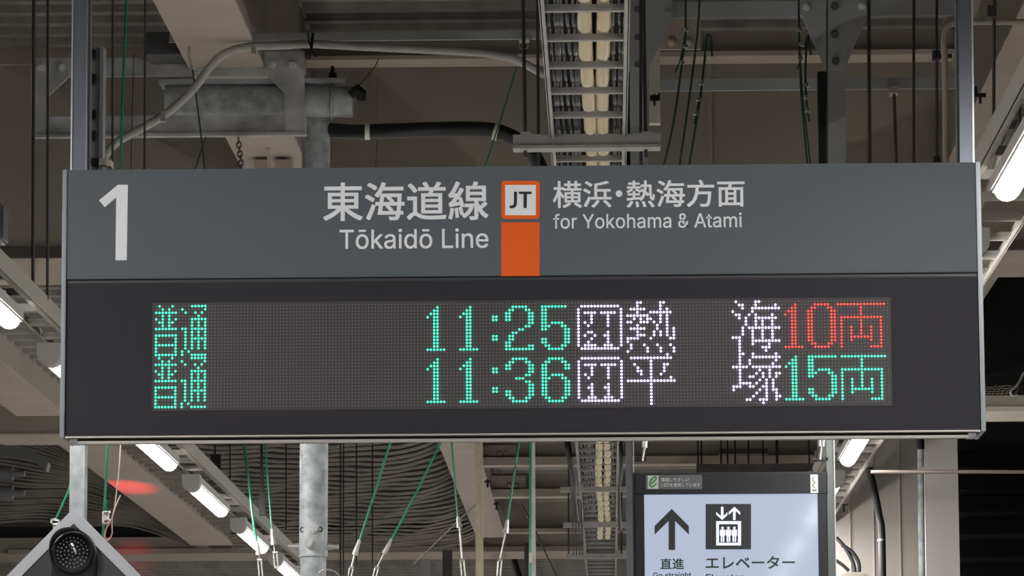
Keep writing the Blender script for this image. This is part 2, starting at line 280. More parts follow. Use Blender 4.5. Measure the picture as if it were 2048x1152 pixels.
def girder(name, x0, x1, D0, D1, h, htop, label, mt=PANEL, under=BEIGE, cover=None):
    t = thing(name, label, 'beam', ((x0+x1)/2, D0, 1.6+h))
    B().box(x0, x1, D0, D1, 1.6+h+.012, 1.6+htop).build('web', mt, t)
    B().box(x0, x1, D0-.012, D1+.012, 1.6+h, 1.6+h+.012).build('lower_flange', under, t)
    return t
D1 = 18.2
g = girder('girder', -6.0, 3.6, D1, D1+.85, 2.775, 3.85, 'deep brown grey boxed girder crossing directly above and behind the departure board')
b = B(); zt = 1.6+2.775
B().box(-6, 3.6, D1-.03, D1, zt-.002, zt+.045).build('edge_strip', mat('edge_brown', (.10, .085, .075), .6), g)
for px in (748, 1420): B().pb(px-4, 118, px+4, 333, D1-.012, .012).build('seam_strip', BEIGED, g)
B().pb(-200, 95, 300, 128, D1-.04, .04).build('cover_strip', BEIGED, g)
g2 = girder('girder', -8.0, 3.6, 27.0, 27.65, 2.9, 3.15, 'second boxed girder seen in the gap under the left end of the departure board', PANEL)
g3 = girder('girder', -9.0, 3.6, 39.9, 41.0, 3.09, 3.25, 'farthest boxed girder with a pale lit underside, low behind the round post', PANEL)
B().box(-9, -3.55, 39.95, 40.9, 1.6+3.25, 1.6+3.9).build('dark_gap_sheet', VBLACK, g3)  # black sheet added to close the dark gap above the girder
B().box(-6, 3.6, 39.86, 39.9, 1.6+3.08, 1.6+3.13).build('edge_strip', BEIGED, g3)

# transverse I beam with pale flange in front of the panel
def ibeam(name, px0, px1, ytop, yfl0, yfl1, D, label, dep=.18, wm=BEIGED, fm=BEIGE, group=None):
    t = thing(name, label, 'beam', P((px0+px1)/2, yfl1, D), group)
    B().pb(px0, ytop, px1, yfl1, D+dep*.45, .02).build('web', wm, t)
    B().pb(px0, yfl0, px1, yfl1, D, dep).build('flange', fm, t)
    return t
ibeam('cross_beam', 420, 1090, 60, 111, 119, 17.4, 'beige cross beam with pale lower flange behind the arched grey conduit')
t = ibeam('cross_beam', 1318, 1975, 62, 100, 110, 17.3, 'beige cross beam with pale lower flange behind the wide tapered gusset')
for x, y in ((1344, 84), (1377, 84)): B().dome(P(x, y, 17.2), rpx(10, 17), .03, 8, 3).build('bolt', BEIGE, t)

# longitudinal beams
def lbeam(name, pl, pr, h, D0, D1_, hw, label, web='r', mt=BEIGE, endcap=True):
    x0, x1 = pl, pr; t = thing(name, label, 'beam', ((x0+x1)/2, D0, 1.6+h))
    B().box(x0, x1, D0, D1_, 1.6+h, 1.6+h+.016).build('lower_flange', mt, t)
    xm = (x0+x1)/2
    wx = x1-.03 if web == 'r' else x0+.01
    B().box(wx, wx+.02, D0, D1_, 1.6+h+.016, 1.6+h+hw).build('web', PANEL, t)
    B().box(x0, x1, D0, D1_, 1.6+h+hw, 1.6+h+hw+.016).build('upper_flange', PANEL, t)
    return t
h = 3.1
lbeam('long_beam', -.526*h, -.430*h, h, 8, 18.18, .66, 'beige beam running away above the left bracket frame')
h = 2.85
lbeam('long_beam', -1.325*h, -1.214*h, h, 19.1, 25.4, .25, 'beige beam low on the left edge below the lamp row')
h = 2.98
lb = lbeam('long_beam', -1.316*h, -1.187*h, h, 27.7, 37.6, .25, 'long beige beam with red glow on its underside, under the board left of the lamps')
lbeam('long_beam', -.405*h, -.314*h, h, 27.7, 36.9, .3, 'beige beam slanting down right of the wavy dark deck, behind the beige post')
h = 3.1
t = lbeam('long_beam', .495*h, .68*h, h, 12.0, 18.18, .66, 'broad beige beam at the top right corner above the cable ladder', 'l')
h = 2.85
lbeam('long_beam', .58*h, .68*h, h, 19.1, 25, .25, 'short beige beam slanting in the dark gap right of the departure board')

# purlins in the middle bay
k = 0
for (yt, f0, f1, D, lab) in ((884, 912, 928, 29.8, 'nearest beige purlin beyond the departure board with bolts beside the ladder'),
                             (945, 976, 991, 32.4, 'second beige purlin above the large brown panel'),
                             (1003, 1056, 1064, 35.0, 'third purlin, a deep brown grey panel above the farthest girder')):
    px0 = 958 if k == 0 else (985 if k == 1 else 1008)
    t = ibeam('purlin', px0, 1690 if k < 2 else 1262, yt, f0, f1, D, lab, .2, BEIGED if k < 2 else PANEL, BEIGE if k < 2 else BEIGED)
    if k < 2:
        bx = 1000 if k == 0 else 1020
        B().pb(bx-38, yt+6, bx+32, f0, D+.04, .03).build('splice_plate', BEIGE, t)
        for q in (-2, 13): B().dome(P(bx+q, f0-5, D+.03), rpx(5, D), .03, 8, 2).build('bolt', BEIGED, t)
    k += 1

# right side: column, wall, louvres
b = B(); b.box(P(1850, 1000, 21).x, P(1917, 1000, 21).x, 21, 21.25, 0, P(1880, 840, 21).z)
t = b.build('column', mat('column_paint', (.55, .515, .495), .5, noise=.05, nscale=2), label='pale beige square column right of the lit lamp row under the board', cat='column')
x0, x1 = P(1640, 1000, 22.5).x, P(1852, 1000, 22.5).x
wl = B().box(x0, x1, 22.5, 22.7, 0, P(1760, 850, 22.5).z).build('wall_back', mat('wall_beige', (.31, .285, .26), .5, noise=.15, nscale=1.2), kind='structure')
for px in (1700, 1747, 1800): B().pb(px, 850, px+2.5, 1400, 22.49, .01).build('panel_joint', BEIGED, wl)
x0 = P(1916, 1000, 26).x
wr = B().box(x0, x0+6, 26.2, 26.4, -1, P(1980, 838, 26).z).build('wall_right', VBLACK, kind='structure')
LV = mat('louvre_black', (.018, .016, .017), .6)
for i in range(8):
    y = 902+i*45
    B().hexa([P(1917, y, 26.05), P(2200, y-2, 26.05), P(2200, y+30, 25.85), P(1917, y+32, 25.85)],
             [P(1917, y, 26.19), P(2200, y-2, 26.19), P(2200, y+30, 26.19), P(1917, y+32, 26.19)]).build('louvre_slat', LV, wr)
B().pb(1957, 540, 2260, 790, 24.5, .1).build('wall_right', mat('dark_wall', (.02, .019, .019), .7, noise=.2), kind='structure')
t = thing('girder', 'bright cream girder right of the departure board above the black louvres', 'beam', P(2020, 825, 19.5))
B().pb(1890, 790, 2300, 812, 19.5, .3).build('web', CREAM, t)
B().pb(1890, 812, 2300, 822, 19.42, .46).build('lower_flange', CREAM, t)
B().pb(1900, 823, 2300, 838, 19.9, .05).build('cover_strip', PANEL, t)
# bird net roll on the cream girder
b = B()
for i in range(9):
    a = 1958+i*9; b.tube([P(a, 789, 19.4), P(a+6, 776+(i % 3), 19.5), P(a+16, 771+(i % 2)*4, 19.6)], .002, 4)
for q in range(4): b.tube([P(1955, 788-q*4, 19.4+q*.05), P(2022, 786-q*5, 19.4+q*.05)], .002, 4)
b.build('wire_netting', CORD, label='loose roll of pale wire netting lying on the cream girder', cat='netting', kind='stuff')
wire('clip_hook', smoothpts([(2048, 745, 19.3), (2035, 770, 19.3), (2022, 782, 19.3), (2026, 792, 19.3), (2036, 790, 19.3)], 4), 3, CHROME, 'silver hook clipped over the end of the cream girder', 'hook')

# ================================================================== LAMP ROWS AND CABLE LADDERS
def ladder(name, label, xl, xr, h, D0, D1_, rail_h, period, phase, mt_r, mt_g, rung_t=.022, railw=.022, lip=.012, lipside=0):
    z = 1.6+h; t = thing(name, label, 'cable ladder', ((xl+xr)/2, D0, z))
    for x, s in ((xl, 1), (xr, -1)):
        if lipside == s:
            B().box(x-.003, x+.003, D0, D1_, z, z+.035).box(x, x+s*.012, D0, D1_, z, z+.004).build('side_rail', mt_r, t); continue
        b = B(); b.box(x-.003, x+.003, D0, D1_, z, z+rail_h); b.box(x, x+s*railw, D0, D1_, z, z+.004); b.box(x, x+s*railw, D0, D1_, z+rail_h-.004, z+rail_h)
        b.build('side_rail', mt_r, t)
    n0 = math.ceil((D0-phase)/period); proto = None
    d = phase+n0*period
    while d < D1_:
        if proto is None:
            zr = z+(.003 if lipside else .006); proto = B().box(xl, xr, d, d+.035, zr, zr+rung_t).box(xl, xr, d-.004, d, zr-.003, zr+rung_t*.35).build('rung', mt_g, t); base = d
        else:
            clone(proto, t, d-base)
        d += period
    return t
LADL = mat('ladder_cream', (.40, .38, .34), .4, .1, noise=.06, nscale=8)
LADG = mat('ladder_grey', (.31, .305, .29), .4, .2, noise=.15, nscale=14)
ladder('cable_ladder', 'pale steel cable ladder descending beside the left lamp row', -2.007, -1.896, 1.851, 8, 36, .062, .37, 0, LADL, LADL, lipside=1)
ladder('cable_ladder', 'cream steel cable ladder on the right holding the right lamp row', 1.010, 1.227, 1.851, 5, 36, .062, .37, .1, LADL, LADL, lipside=-1)

FEND0 = 17.88; FPER = 2.414; FLEN = 1.44
def lamp(x, dfar, label):
    t = thing('tube_lamp', label, 'lamp', (x, dfar, 1.6+1.75), 'tube lamps hung in two rows under the cable ladders')
    z0 = 1.6+1.747; r = .036; d0 = dfar-FLEN
    # housing: tapered trough over the diffuser and a deep end cap at the near end
    b = B(); b.box(x-.042, x+.042, d0, dfar-.004, z0+.030, z0+.076); b.build('housing', HOUSE, t, bevel=.006)
    prof = [(-.042, .077), (-.042, .038)]+[(.042*math.cos(a), .040-.040*math.sin(a)-.004) for a in [math.pi*(1-i/8) for i in range(9)]]+[(.042, .077)]
    vs = [(x+a, d0-.09, z0+q) for a, q in prof]+[(x+a, d0, z0+q) for a, q in prof]; n = len(prof)
    B().add(vs, [tuple(range(n)), tuple(range(2*n-1, n-1, -1))]+[(i, (i+1) % n, (i+1) % n+n, i+n) for i in range(n)]).build('end_cap', HOUSE, t)
    pts = [(x, d0, z0+r), (x, dfar-.05, z0+r), (x, dfar-.03, z0+r), (x, dfar-.015, z0+r), (x, dfar, z0+r)]
    B().tube(pts, [r, r, r*.93, r*.75, r*.25], 14).build('diffuser', TUBE, t)
    B().box(x-.012, x+.012, d0+.2, d0+.24, z0+.074, z0+.108).box(x-.012, x+.012, dfar-.24, dfar-.2, z0+.074, z0+.108).build('mounting_clip', CHROME, t)
    return t
names_l = {-3: 'tube lamp just left of the frame in the left row', -2: 'bright tube lamp cut by the left edge of the picture', -1: 'bright tube lamp running behind the left end of the departure board',
           0: 'bright tube lamp just under the board, nearest of the left row below it', 1: 'second bright tube lamp below the board in the left row',
           2: 'third bright tube lamp below the board, next to the round post', 3: 'farthest bright tube lamp of the left row, partly behind the round post'}
names_r = {-3: 'large bright tube lamp cut by the right edge of the picture', 0: 'bright tube lamp under the right end of the board beside the column',
           1: 'small bright tube lamp end peeping past the right post of the elevator sign'}
NTH = ['first', 'second', 'third', 'fourth', 'fifth', 'sixth', 'seventh', 'eighth', 'ninth', 'tenth', 'eleventh', 'twelfth']
for k in range(-14, 13):
    lamp(-1.962, FEND0+k*FPER, names_l.get(k, 'tube lamp of the left row, '+(NTH[-4-k]+' one nearer than the picture\'s left edge' if k < 0 else NTH[k-4]+' one beyond the round post')))
    lamp(1.077, FEND0+k*FPER, names_r.get(k, 'tube lamp of the right row, '+(('nearer' if k == -2 else 'farther')+' one hidden by the board\'s right end' if k in (-2, -1) else NTH[-4-k]+' one nearer than the right edge' if k < 0 else NTH[k-2]+' one hidden by the elevator sign')))
# cables lying in the right ladder
for i, dx in enumerate((.03, .055)):
    pts = []
    for q in range(40):
        d = 6+q*.3; pts.append((1.032+dx+.02*math.sin(d*2.2+i), d, 1.6+1.905+.008*math.cos(d*2.1+i)))
    B().tube(pts, .010, 8).build('lamp_cable', CREAM, label=('cream cable looping in the right cable ladder nearest its rail' if i == 0 else 'cream cable looping in the right cable ladder beside the lamps'), cat='cable')
b = B().tube([H(2040, 205, 1.88), H(2038, 245, 1.84), H(2030, 262, 1.84), H(2026, 258, 1.88)], .003, 6)
b.build('cable_tie', BLACK, label='black tie looped round the right cable ladder', cat='cable tie')

# centre ladder, high above, with its cables
hC = 2.5; zC = 1.6+hC
XL, XR = -.070*hC, .026*hC
ph = H(1180, 24, hC).y; per = (H(1180, 324, hC).y-ph)/6
ladder('cable_ladder', 'dark steel cable ladder hanging above the middle of the departure board', XL-.012, XR+.012, hC, 8, 45, .05, per, ph, LADG, LADG, .018, .014)
def sagcable(x, r, mt, lab, sag, D0=9, D1_=31, grp=None, seg=8):
    pts = []; n = int((D1_-D0)/per*8)
    for i in range(n+1):
        d = ph+per*(-6)+i*per/8+.02
        s = sag*math.sin(math.pi*(d-ph)/per)**2
        pts.append((x+.006*math.sin(d*1.3+x*90), d, zC+.034+r-s))
    return B().tube(pts, r, seg).build('ladder_cable', mt, label=lab, cat='cable', group=grp)
wd = XR-XL
sagcable(XL+wd*.52, .0225, CREAMC, 'left one of the two fat cream cables lying in the middle ladder', .050, seg=14)
sagcable(XL+wd*.73, .0225, CREAMC, 'right one of the two fat cream cables lying in the middle ladder', .048, seg=14)
for i, f in enumerate((.03, .10, .17, .23, .29, .34, .39, .86, .92, .98)):
    sagcable(XL+wd*f, .0078, BCABLE, ('first','second','third','fourth','fifth','sixth','seventh','eighth','ninth','tenth')[i]+' black cable from the left in the middle ladder', .022+.008*random.random(), grp='black cables in the middle ladder')
B().box(XL-.01, XR+.01, 8, 45, zC+.115, zC+.125).build('tray_cover', VBLACK, label='flat black cover lying over the cables of the middle ladder', cat='cover')

# hangers of the centre ladder
def hanger(px0, px1, py, D, lab, rods, hh=22):
    t = thing('ladder_hanger', lab, 'hanger', P((px0+px1)/2, py, D))
    B().pb(px0, py-hh*.55, px1, py+hh*.35, D, .04).pb(px0, py+hh*.35, px1, py+hh*.6, D-.02, .08).build('cross_bar', LADG, t)
    for (a, b2) in rods:
        B().cyl(P(a, -250, D+.03), P(b2, py+hh*1.4, D+.03), rpx(3.4*hh/22, D), 8).build('threaded_rod', ROD, t)
        B().pb(b2-9*hh/22, py-hh*.75, b2+9*hh/22, py-hh*.5, D-.01, .06).build('nut', LADG, t)
    return t
hD = H(1180, 292, hC-.03).y
hanger(1026, 1321, 281, hD, 'grey cross bar hanger under the middle ladder just above the board', [(1042, 1051), (1283, 1292)], 24)
B().tube([P(1074, -100, hD+.5), P(1077, 335, hD+.5)], rpx(3.2, 14), 8).build('threaded_rod', ROD, label='dark rod hanging left of the middle ladder behind the cross bar', cat='rod')
B().tube([P(1281, -100, hD+.5), P(1282, 335, hD+.5)], rpx(3.2, 14), 8).build('threaded_rod', ROD, label='dark rod hanging right of the middle ladder behind the cross bar', cat='rod')
for (px0, px1, py, hh, lab) in ((1121, 1262, 978, 12, 'upper grey cross bar under the far part of the middle ladder'), (1126, 1262, 1049, 11, 'middle grey cross bar under the far part of the middle ladder'), (1132, 1262, 1112, 10, 'lowest grey cross bar under the far part of the middle ladder')):
    D = H(1180, py, hC-.03).y; t = thing('ladder_hanger', lab, 'hanger', P(1190, py, D))
    B().pb(px0, py-5, px1, py+5, D, .05).build('cross_bar', LADG, t)
    for a in (1137, 1243): B().cyl(P(a, py-90, D+.06), P(a, py+3, D+.06), rpx(1.6, D), 6).build('threaded_rod', ROD, t)
# bundle of thin rods/cables left of the far ladder
for i, x in enumerate((1144, 1150, 1156, 1162)):
    wire('hanging_cable', [(x, 1000, 27.5), (x+2, 1060, 27.5), (x+3, 1110, 27.6)], 1.1, BLACK, ('first', 'second', 'third', 'fourth')[i]+' thin black cable from the left dangling beside the far middle ladder', 'cable', group='thin cables dangling beside the far ladder')
wire('cable_bundle', smoothpts([(1133, 870, 25), (1138, 910, 25), (1148, 960, 25.3), (1147, 985, 25.6), (1152, 1040, 26)], 5), 7, BLACK, 'thick black cable bundle left of the far middle ladder', 'cable')
wire('cable_bundle', smoothpts([(1240, 870, 24), (1243, 930, 24), (1238, 985, 24.5), (1240, 1060, 25)], 5), 4, BLACK, 'thin black cable bundle right of the far middle ladder', 'cable')

# ================================================================== UPPER BACKGROUND STEELWORK
W0_ = 9.0694
# left galvanised bracket frame
F0 = 15.4
t = thing('steel_bracket', 'galvanised steel bracket frame of two bars and gusset plates behind the board top left', 'bracket', P(330, 270, F0))
B().pb(64, 115, 612, 152, F0, .012).build('bar', GALV, t)
B().pb(64, 231, 612, 266, F0, .02).pb(64, 266, 612, 272, F0-.02, .04).build('bar', GALV, t)
B().ppoly([(62, 116), (142, 116), (142, 150), (98, 190), (98, 269), (62, 269)], F0-.012, .012).build('gusset_plate', GALV, t)
B().ppoly([(529, 103), (609, 103), (609, 269), (569, 269), (569, 187), (529, 147)], F0-.012, .012).build('gusset_plate', GALV, t)
for x, y in ((82, 134), (123, 134), (545, 129), (585, 129)):
    B().cyl(P(x, y, F0-.012), P(x, y, F0-.020), rpx(8.5, F0), 14).cyl(P(x, y, F0-.02), P(x, y, F0-.045), rpx(5.5, F0), 6).build('bolt', GALV, t)
# slotted channel
F1 = W0_+.16
CHAN = mat('channel_grey', (.16, .165, .17), .5, .2, noise=.1)
t = thing('slotted_channel', 'vertical slotted steel channel just right of the board\'s left hanging post', 'channel', P(193, 335, F1))
B().pb(182, 95, 204, 345, F1, .012).pb(199, 92, 206, 345, F1-.03, .05).build('channel', CHAN, t)
for y in (108, 157, 228, 270):
    B().pb(184, y-9, 190, y+8, F1-.012, .012).pb(186, y-5, 188, y+12, F1-.02, .01).build('clamp', VBLACK, t)
B().pb(182, 316, 198, 331, F1-.02, .02).build('slot', VBLACK, t)
B().pb(198, 317, 213, 330, F1-.04, .03).pb(213, 319, 222, 332, F1-.05, .05).build('bracket', BEIGED, t)
# horizontal round pipe and vertical round post
F2 = 15.49
t = thing('round_pipe', 'horizontal galvanised pipe end with strap and plate above the round post', 'pipe', P(520, 203, F2))
r = rpx(32, F2)
B().tube([P(332, 199, F2), P(706, 204, F2)], r, 28).build('pipe', GALVB, t)
B().pb(318, 157, 690, 166, F2-.06, .12).build('saddle_plate', STEEL, t)
b = B(); c = P(664, 203, F2)
pts = [(c.x, c.y+r*1.05*math.cos(a), c.z+r*1.05*math.sin(a)) for a in [math.pi*2*i/24 for i in range(25)]]
b.tube(pts, .006, 6).build('strap', CHROME, t)
B().pb(657, 145, 672, 158, F2-.03, .04).pb(661, 132, 668, 146, F2-.02, .02).build('nut', VBLACK, t)
B().tube([P(704, 188, F2-.08), P(716, 178, F2-.1), P(724, 186, F2-.1), P(722, 196, F2-.08)], rpx(10, F2), 8).build('end_plug', VBLACK, t)
t = thing('round_post', 'round galvanised post rising behind the board, with bolted sleeve', 'post', P(628, 2540, F2+.08))
Fp = F2+.08
B().tube([P(633, 214, Fp), P(626.5, 1112, Fp)], rpx(28.5, Fp), 32).build('sleeve', GALVB, t)
B().tube([P(626.5, 1100, Fp), P(622, 2545, Fp)], rpx(26, Fp), 32).build('inner_pipe', GALVB, t)
B().tube([P(626.5, 1111, Fp), P(626.5, 1114, Fp)], rpx(29, Fp), 32).build('sleeve_edge', STEEL, t)
# slot + bolts
fr = Fp-rpx(28.5, Fp)
b = B(); sl = [(601+2, 1060+5*math.sin(a)) for a in (0,)]
slot = [(606+4*math.cos(a), 1061+4.5*math.sin(a)) for a in [math.pi/2+math.pi*i/6 for i in range(7)]]+[(642+4*math.cos(a), 1061+4.5*math.sin(a)) for a in [-math.pi/2+math.pi*i/6 for i in range(7)]]
vs = []
def oncyl(px, py, off):
    p = P(px, py, Fp); cx = P(626.7, py, Fp).x; R = rpx(28.5, Fp)+off
    dx = max(-R*.98, min(R*.98, (p.x-cx))); return Vector((cx+dx, Fp-math.sqrt(R*R-dx*dx), p.z))
b.tube([oncyl(x, y, .001) for x, y in slot+[slot[0]]], .0022, 5).build('slot', VBLACK, t)
for (x, y, rr) in ((632, 1060, 6), (621, 1090, 7)):
    c = oncyl(x, y, 0); B().cyl(c, c+Vector((0, -.012, 0)), rpx(rr+3, Fp), 14).cyl(c+Vector((0, -.012, 0)), c+Vector((0, -.03, 0)), rpx(rr, Fp), 10).build('bolt', CHROME, t)
for s, x in ((-1, 588), (1, 664)):
    c = P(626.7+s*28, 1093, Fp); B().cyl(c, c+Vector((s*rpx(9, Fp), 0, 0)), rpx(7, Fp), 8).cyl(c+Vector((s*rpx(9, Fp), 0, 0)), c+Vector((s*rpx(22, Fp), 0, 0)), rpx(5.5, Fp), 8).build('bolt', CHROME, t)
wire('steel_cable', smoothpts([(637, 1152, 14.0), (641, 1143, 14.0), (655, 1139, 14.0), (672, 1145, 14.1), (684, 1160, 14.1)], 5), 1.5, CHROME, 'thin steel cable curling round the foot of the round post', 'cable')

# black hose with straps
hs = smoothpts([(662, 261, 15.57), (713, 264, 15.5), (773, 262, 15.4), (865, 259, 15.3), (940, 258, 15.3), (986, 261, 15.3), (1020, 272, 15.3), (1052, 292, 15.3), (1072, 318, 15.3), (1085, 350, 15.3)], 6)
t = thing('rubber_hose', 'thick black rubber hose running right from the round post to the ladder', 'hose', P(860, 262, 14.5))
B().tube([P(*p) for p in hs], rpx(15.5, 15.4), 16).build('hose', BLACK, t)
for x, y, a in ((735, 263, 0), (992, 263, .1)):
    c = P(x, y, 15.42 if x < 800 else 15.3); B().tube([c-Vector((rpx(5, 14.5), 0, 0)), c+Vector((rpx(5, 14.5), 0, -a*.05))], rpx(17.5, 15.4), 16).build('strap', CREAM, t)
# arched grey conduit
cp = [(208, 330), (210, 314), (219, 299), (240, 280), (274, 262), (325, 232), (356, 208), (389, 175), (425, 128), (456, 104), (501, 93), (561, 91), (615, 88), (682, 91), (758, 95), (865, 100), (956, 105), (1012, 114), (1042, 124), (1090, 150)]
t = thing('flexible_conduit', 'grey flexible conduit arching up from the board left and over to the middle ladder', 'conduit', P(560, 90, 13.2))
B().tube([P(*p) for p in smoothpts([(x, y, 14.9) for x, y in cp], 5)], rpx(8.5, 14.9), 10).build('conduit', CONDUIT, t)
for x, y in ((326, 232), (507, 97)): B().pb(x-5, y-9, x+4, y+10, 14.8, .03).build('clamp', CHROME, t)
B().tube([P(x, y, 14.78) for x, y in smoothpts([(616, 66), (618, 84), (624, 98), (616, 108), (612, 114), (618, 117), (624, 104), (630, 112), (634, 113)], 4)], rpx(2, 13), 6).tube([P(626, 66, 14.8), P(622, 98, 14.8)], rpx(3.5, 14), 6).build('tie', VBLACK, t)
# horizontal mounting channel
t = B().pb(338, 64, 1092, 81, 15.0, .012).build('mounting_channel', STEEL, label='long dark grey steel channel just above the arched conduit', cat='channel')
B().pb(292, 64, 372, 108, 15.2, .25).build('junction_box', DSTEEL, label='dark steel box at the left end of the long grey channel', cat='box')
# pale mounting blocks above the board
t = thing('mounting_block', 'pair of beige blocks with a fin between, above the board near the round post', 'bracket', P(545, 337, 17.5))
B().pb(508, 319, 538, 340, 17.4, .1).build('block', BEIGE, t); B().pb(550, 319, 583, 340, 17.4, .1).build('block', BEIGE, t)
B().ppoly([(533, 299), (541, 297), (544, 345), (536, 345)], 17.2, .02).build('fin', CREAM, t)
# eye bolt and chain
t = thing('chain', 'short dark chain hanging from an eye under the left bracket frame', 'chain', P(479, 280, 15.4))
for i in range(7):
    a = math.pi*i/2; cc = P(477+i*1.0, 281+i*9, 15.4); pts = []
    for q in range(11):
        an = 2*math.pi*q/10; u = math.cos(an)*.009; v = math.sin(an)*.013
        pts.append(cc+Vector((u if i % 2 else 0, 0 if i % 2 else u, v)))
    B().tube(pts, .0032, 5).build('link', DSTEEL, t)

# hanging rods
def rod(px0, py0, px1, py1, D, r, lab, mt=ROD, name='hanging_rod'):
    return B().cyl(P(px0, py0, D), P(px1, py1, D), rpx(r, D), 8).build(name, mt, label=lab, cat='rod')
Dr = H(66, 575, 1.90).y
rod(68, -120, 66, 585, Dr, 3.6, 'leftmost thin black rod holding the left ladder')
rod(96, -120, 95, 600, Dr+.3, 2.8, 'second thin black rod from the left edge')
rod(226, -120, 225, 345, 13.0, 2.4, 'thin black rod just right of the slotted channel')
rod(291, -120, 289, 345, 13.4, 2.2, 'thin black rod passing left of the junction box')
rod(1737, -120, 1739, 345, 14.4, 3.6, 'black rod just right of the wide tapered gusset')
rod(1828, -120, 1827, 345, 14.4, 3.0, 'black rod midway between the gusset and the right hanging post')
t = thing('hanging_rod', 'black rod with a pipe clamp left of the right hanging post', 'rod', P(1874, 345, 14.0))
B().cyl(P(1874, -120, 14.0), P(1873, 345, 14.0), rpx(2.8, 14), 8).build('rod', ROD, t)
B().pb(1866, 100, 1881, 117, 13.95, .05).pb(1878, 108, 1904, 115, 13.97, .02).pb(1868, 312, 1880, 330, 13.95, .05).build('clamp', VBLACK, t)
rod(1989, -120, 1987, 235, 10.6, 3.4, 'black rod dropping to the right cable ladder outside the board')
B().pb(1975, 10, 1993, 32, 10.57, .06).build('rod_clip', ROD, label='small dark clip on the rod at the top right', cat='clip')
t = thing('short_rod', 'short brown rod with a pale cap hanging from the dark channel on the right', 'rod', P(1790, 330, 16.2))
B().cyl(P(1788, 178, 16.16), P(1793, 345, 16.16), rpx(3.2, 16.2), 8).build('rod', mat('brown_rod', (.07, .055, .045), .6), t); B().pb(1780, 172, 1796, 186, 16.14, .08).build('cap', BEIGE, t)

# right steel frame: channels, gussets, struts
F3 = 15.0
B().pb(1246, 2, 1912, 34, F3+.03, .008).build('frame_beam', STEEL, label='dark grey steel beam across the top right carrying the gusset struts', cat='beam')
t = thing('gusset_strut', 'dark grey strut with half gusset just right of the middle ladder', 'strut', P(1275, 330, F3))
B().ppoly([(1252, -60), (1345, -60), (1345, 36), (1323, 80), (1296, 138), (1252, 138)], F3-.02, .015).build('gusset_plate', STEEL, t)
B().pb(1260, 135, 1296, 350, F3-.01, .03).build('strut', STEEL, t)
for y in (18, 74, 128): B().cyl(P(1275, y, F3-.02), P(1275, y, F3-.028), rpx(7, F3), 14).build('bolt', DSTEEL, t)
B().pb(1330, 16, 1338, 26, F3-.04, .02).build('nut', GALV, t)
t = thing('gusset_strut', 'dark grey strut under a wide tapered gusset plate above the board', 'strut', P(1672, 330, F3))
B().ppoly([(1596, -60), (1734, -60), (1734, 31), (1690, 138), (1651, 138), (1604, 31), (1596, 31)], F3-.02, .015).build('gusset_plate', STEEL, t)
B().pb(1655, 136, 1691, 350, F3-.01, .03).build('strut', STEEL, t)
for x, y, mt_ in ((1613, 14, GALV), (1724, 12, GALV), (1669, 12, DSTEEL), (1670, 68, DSTEEL), (1671, 122, DSTEEL)):
    B().cyl(P(x, y, F3-.02), P(x, y, F3-.03), rpx(8, F3), 14).cyl(P(x, y, F3-.03), P(x, y, F3-.05), rpx(5, F3), 6).build('bolt', mt_, t)
B().pb(1637, 143, 1654, 350, F3+.02, .05).build('backing_strip', VBLACK, label='black vertical strip left of the strut under the tapered gusset', cat='strip')
B().pb(1249, 143, 1261, 350, F3+.05, .05).build('backing_strip', VBLACK, label='black vertical strip between the middle ladder and its right strut', cat='strip')
B().pb(1318, 156, 1965, 179, 16.2, .015).build('cross_channel', mat('channel_blue_grey', (.38, .40, .42), .5), label='dark blue grey horizontal channel across the panel above the board', cat='channel')
B().pb(1306, 36, 1402, 98, 17.2, .03).build('splice_plate', BEIGE, label='beige plate with two bolts right of the half gusset', cat='plate')
B().pb(1298, 60, 1320, 246, 15.6, .06).build('beam_end_plate', CREAM, label='beige vertical plate beside the strut right of the middle ladder', cat='plate')
B().pb(1300, 190, 1316, 200, 15.5, .03).pb(1307, 188, 1311, 210, 15.48, .02).pb(1316, 186, 1320, 200, 15.5, .02).build('beam_clamp', VBLACK, label='small black clamp on the beige vertical plate', cat='clamp')
# beige conduit with bend
t = B().tube([P(*p) for p in smoothpts([(2080, 44, 13.6), (1990, 44, 13.6), (1915, 46, 13.6), (1895, 56, 13.6), (1888, 80, 13.6), (1890, 140, 13.6), (1892, 345, 13.6)], 5)], rpx(6.5, 13.6), 10)
t.build('bent_conduit', BEIGED, label='beige conduit bending down beside the right hanging post', cat='conduit')
B().pb(1953, 186, 1972, 193, 13.8, .02).pb(1959, 188, 1963, 206, 13.78, .02).pb(1950, 172, 1955, 192, 13.8, .03).build('beam_clamp', VBLACK, label='small black clamp right of the right hanging post', cat='clamp')
B().dome(P(1955, 76, 17.2), rpx(10, 17.2), .06, 10, 3).build('bolt_head', BEIGE, label='beige bolt head right of the right hanging post', cat='bolt')

# green wires above the board
t = thing('wire_rig', 'green wire on a pale turnbuckle clipped to the beam above the arched conduit', 'wire', P(377, 80, 15.0))
B().tube([P(*p) for p in [(385, 138, 15), (392, 190, 15), (401, 260, 15), (410, 345, 15)]], rpx(1.8, 15), 6).build('wire', DGREEN, t)
B().pb(368, 76, 386, 82, 14.98, .05).build('beam_clip', CREAM, t)
B().tube([P(377, 82, 15), P(380, 108, 15)], rpx(2.4, 15), 6).build('hook', CHROME, t)
B().tube([P(379, 106, 15), P(388, 138, 15)], rpx(5, 15), 8).build('turnbuckle', CREAM, t)
wire('green_wire', [(412, 272, 15.4), (388, 345, 15.4)], 1.7, DGREEN, 'short dark wire slanting under the bracket frame')
t = thing('wire_rig', 'green wire slanting down left from a ring beside the middle ladder', 'wire', P(1046, 80, 15.0))
B().tube([P(*p) for p in [(1039, 112, 15.0), (1028, 150, 15.0), (1000, 243, 15.0), (966, 345, 15.0)]], rpx(1.8, 13), 6).build('wire', GREEN, t)
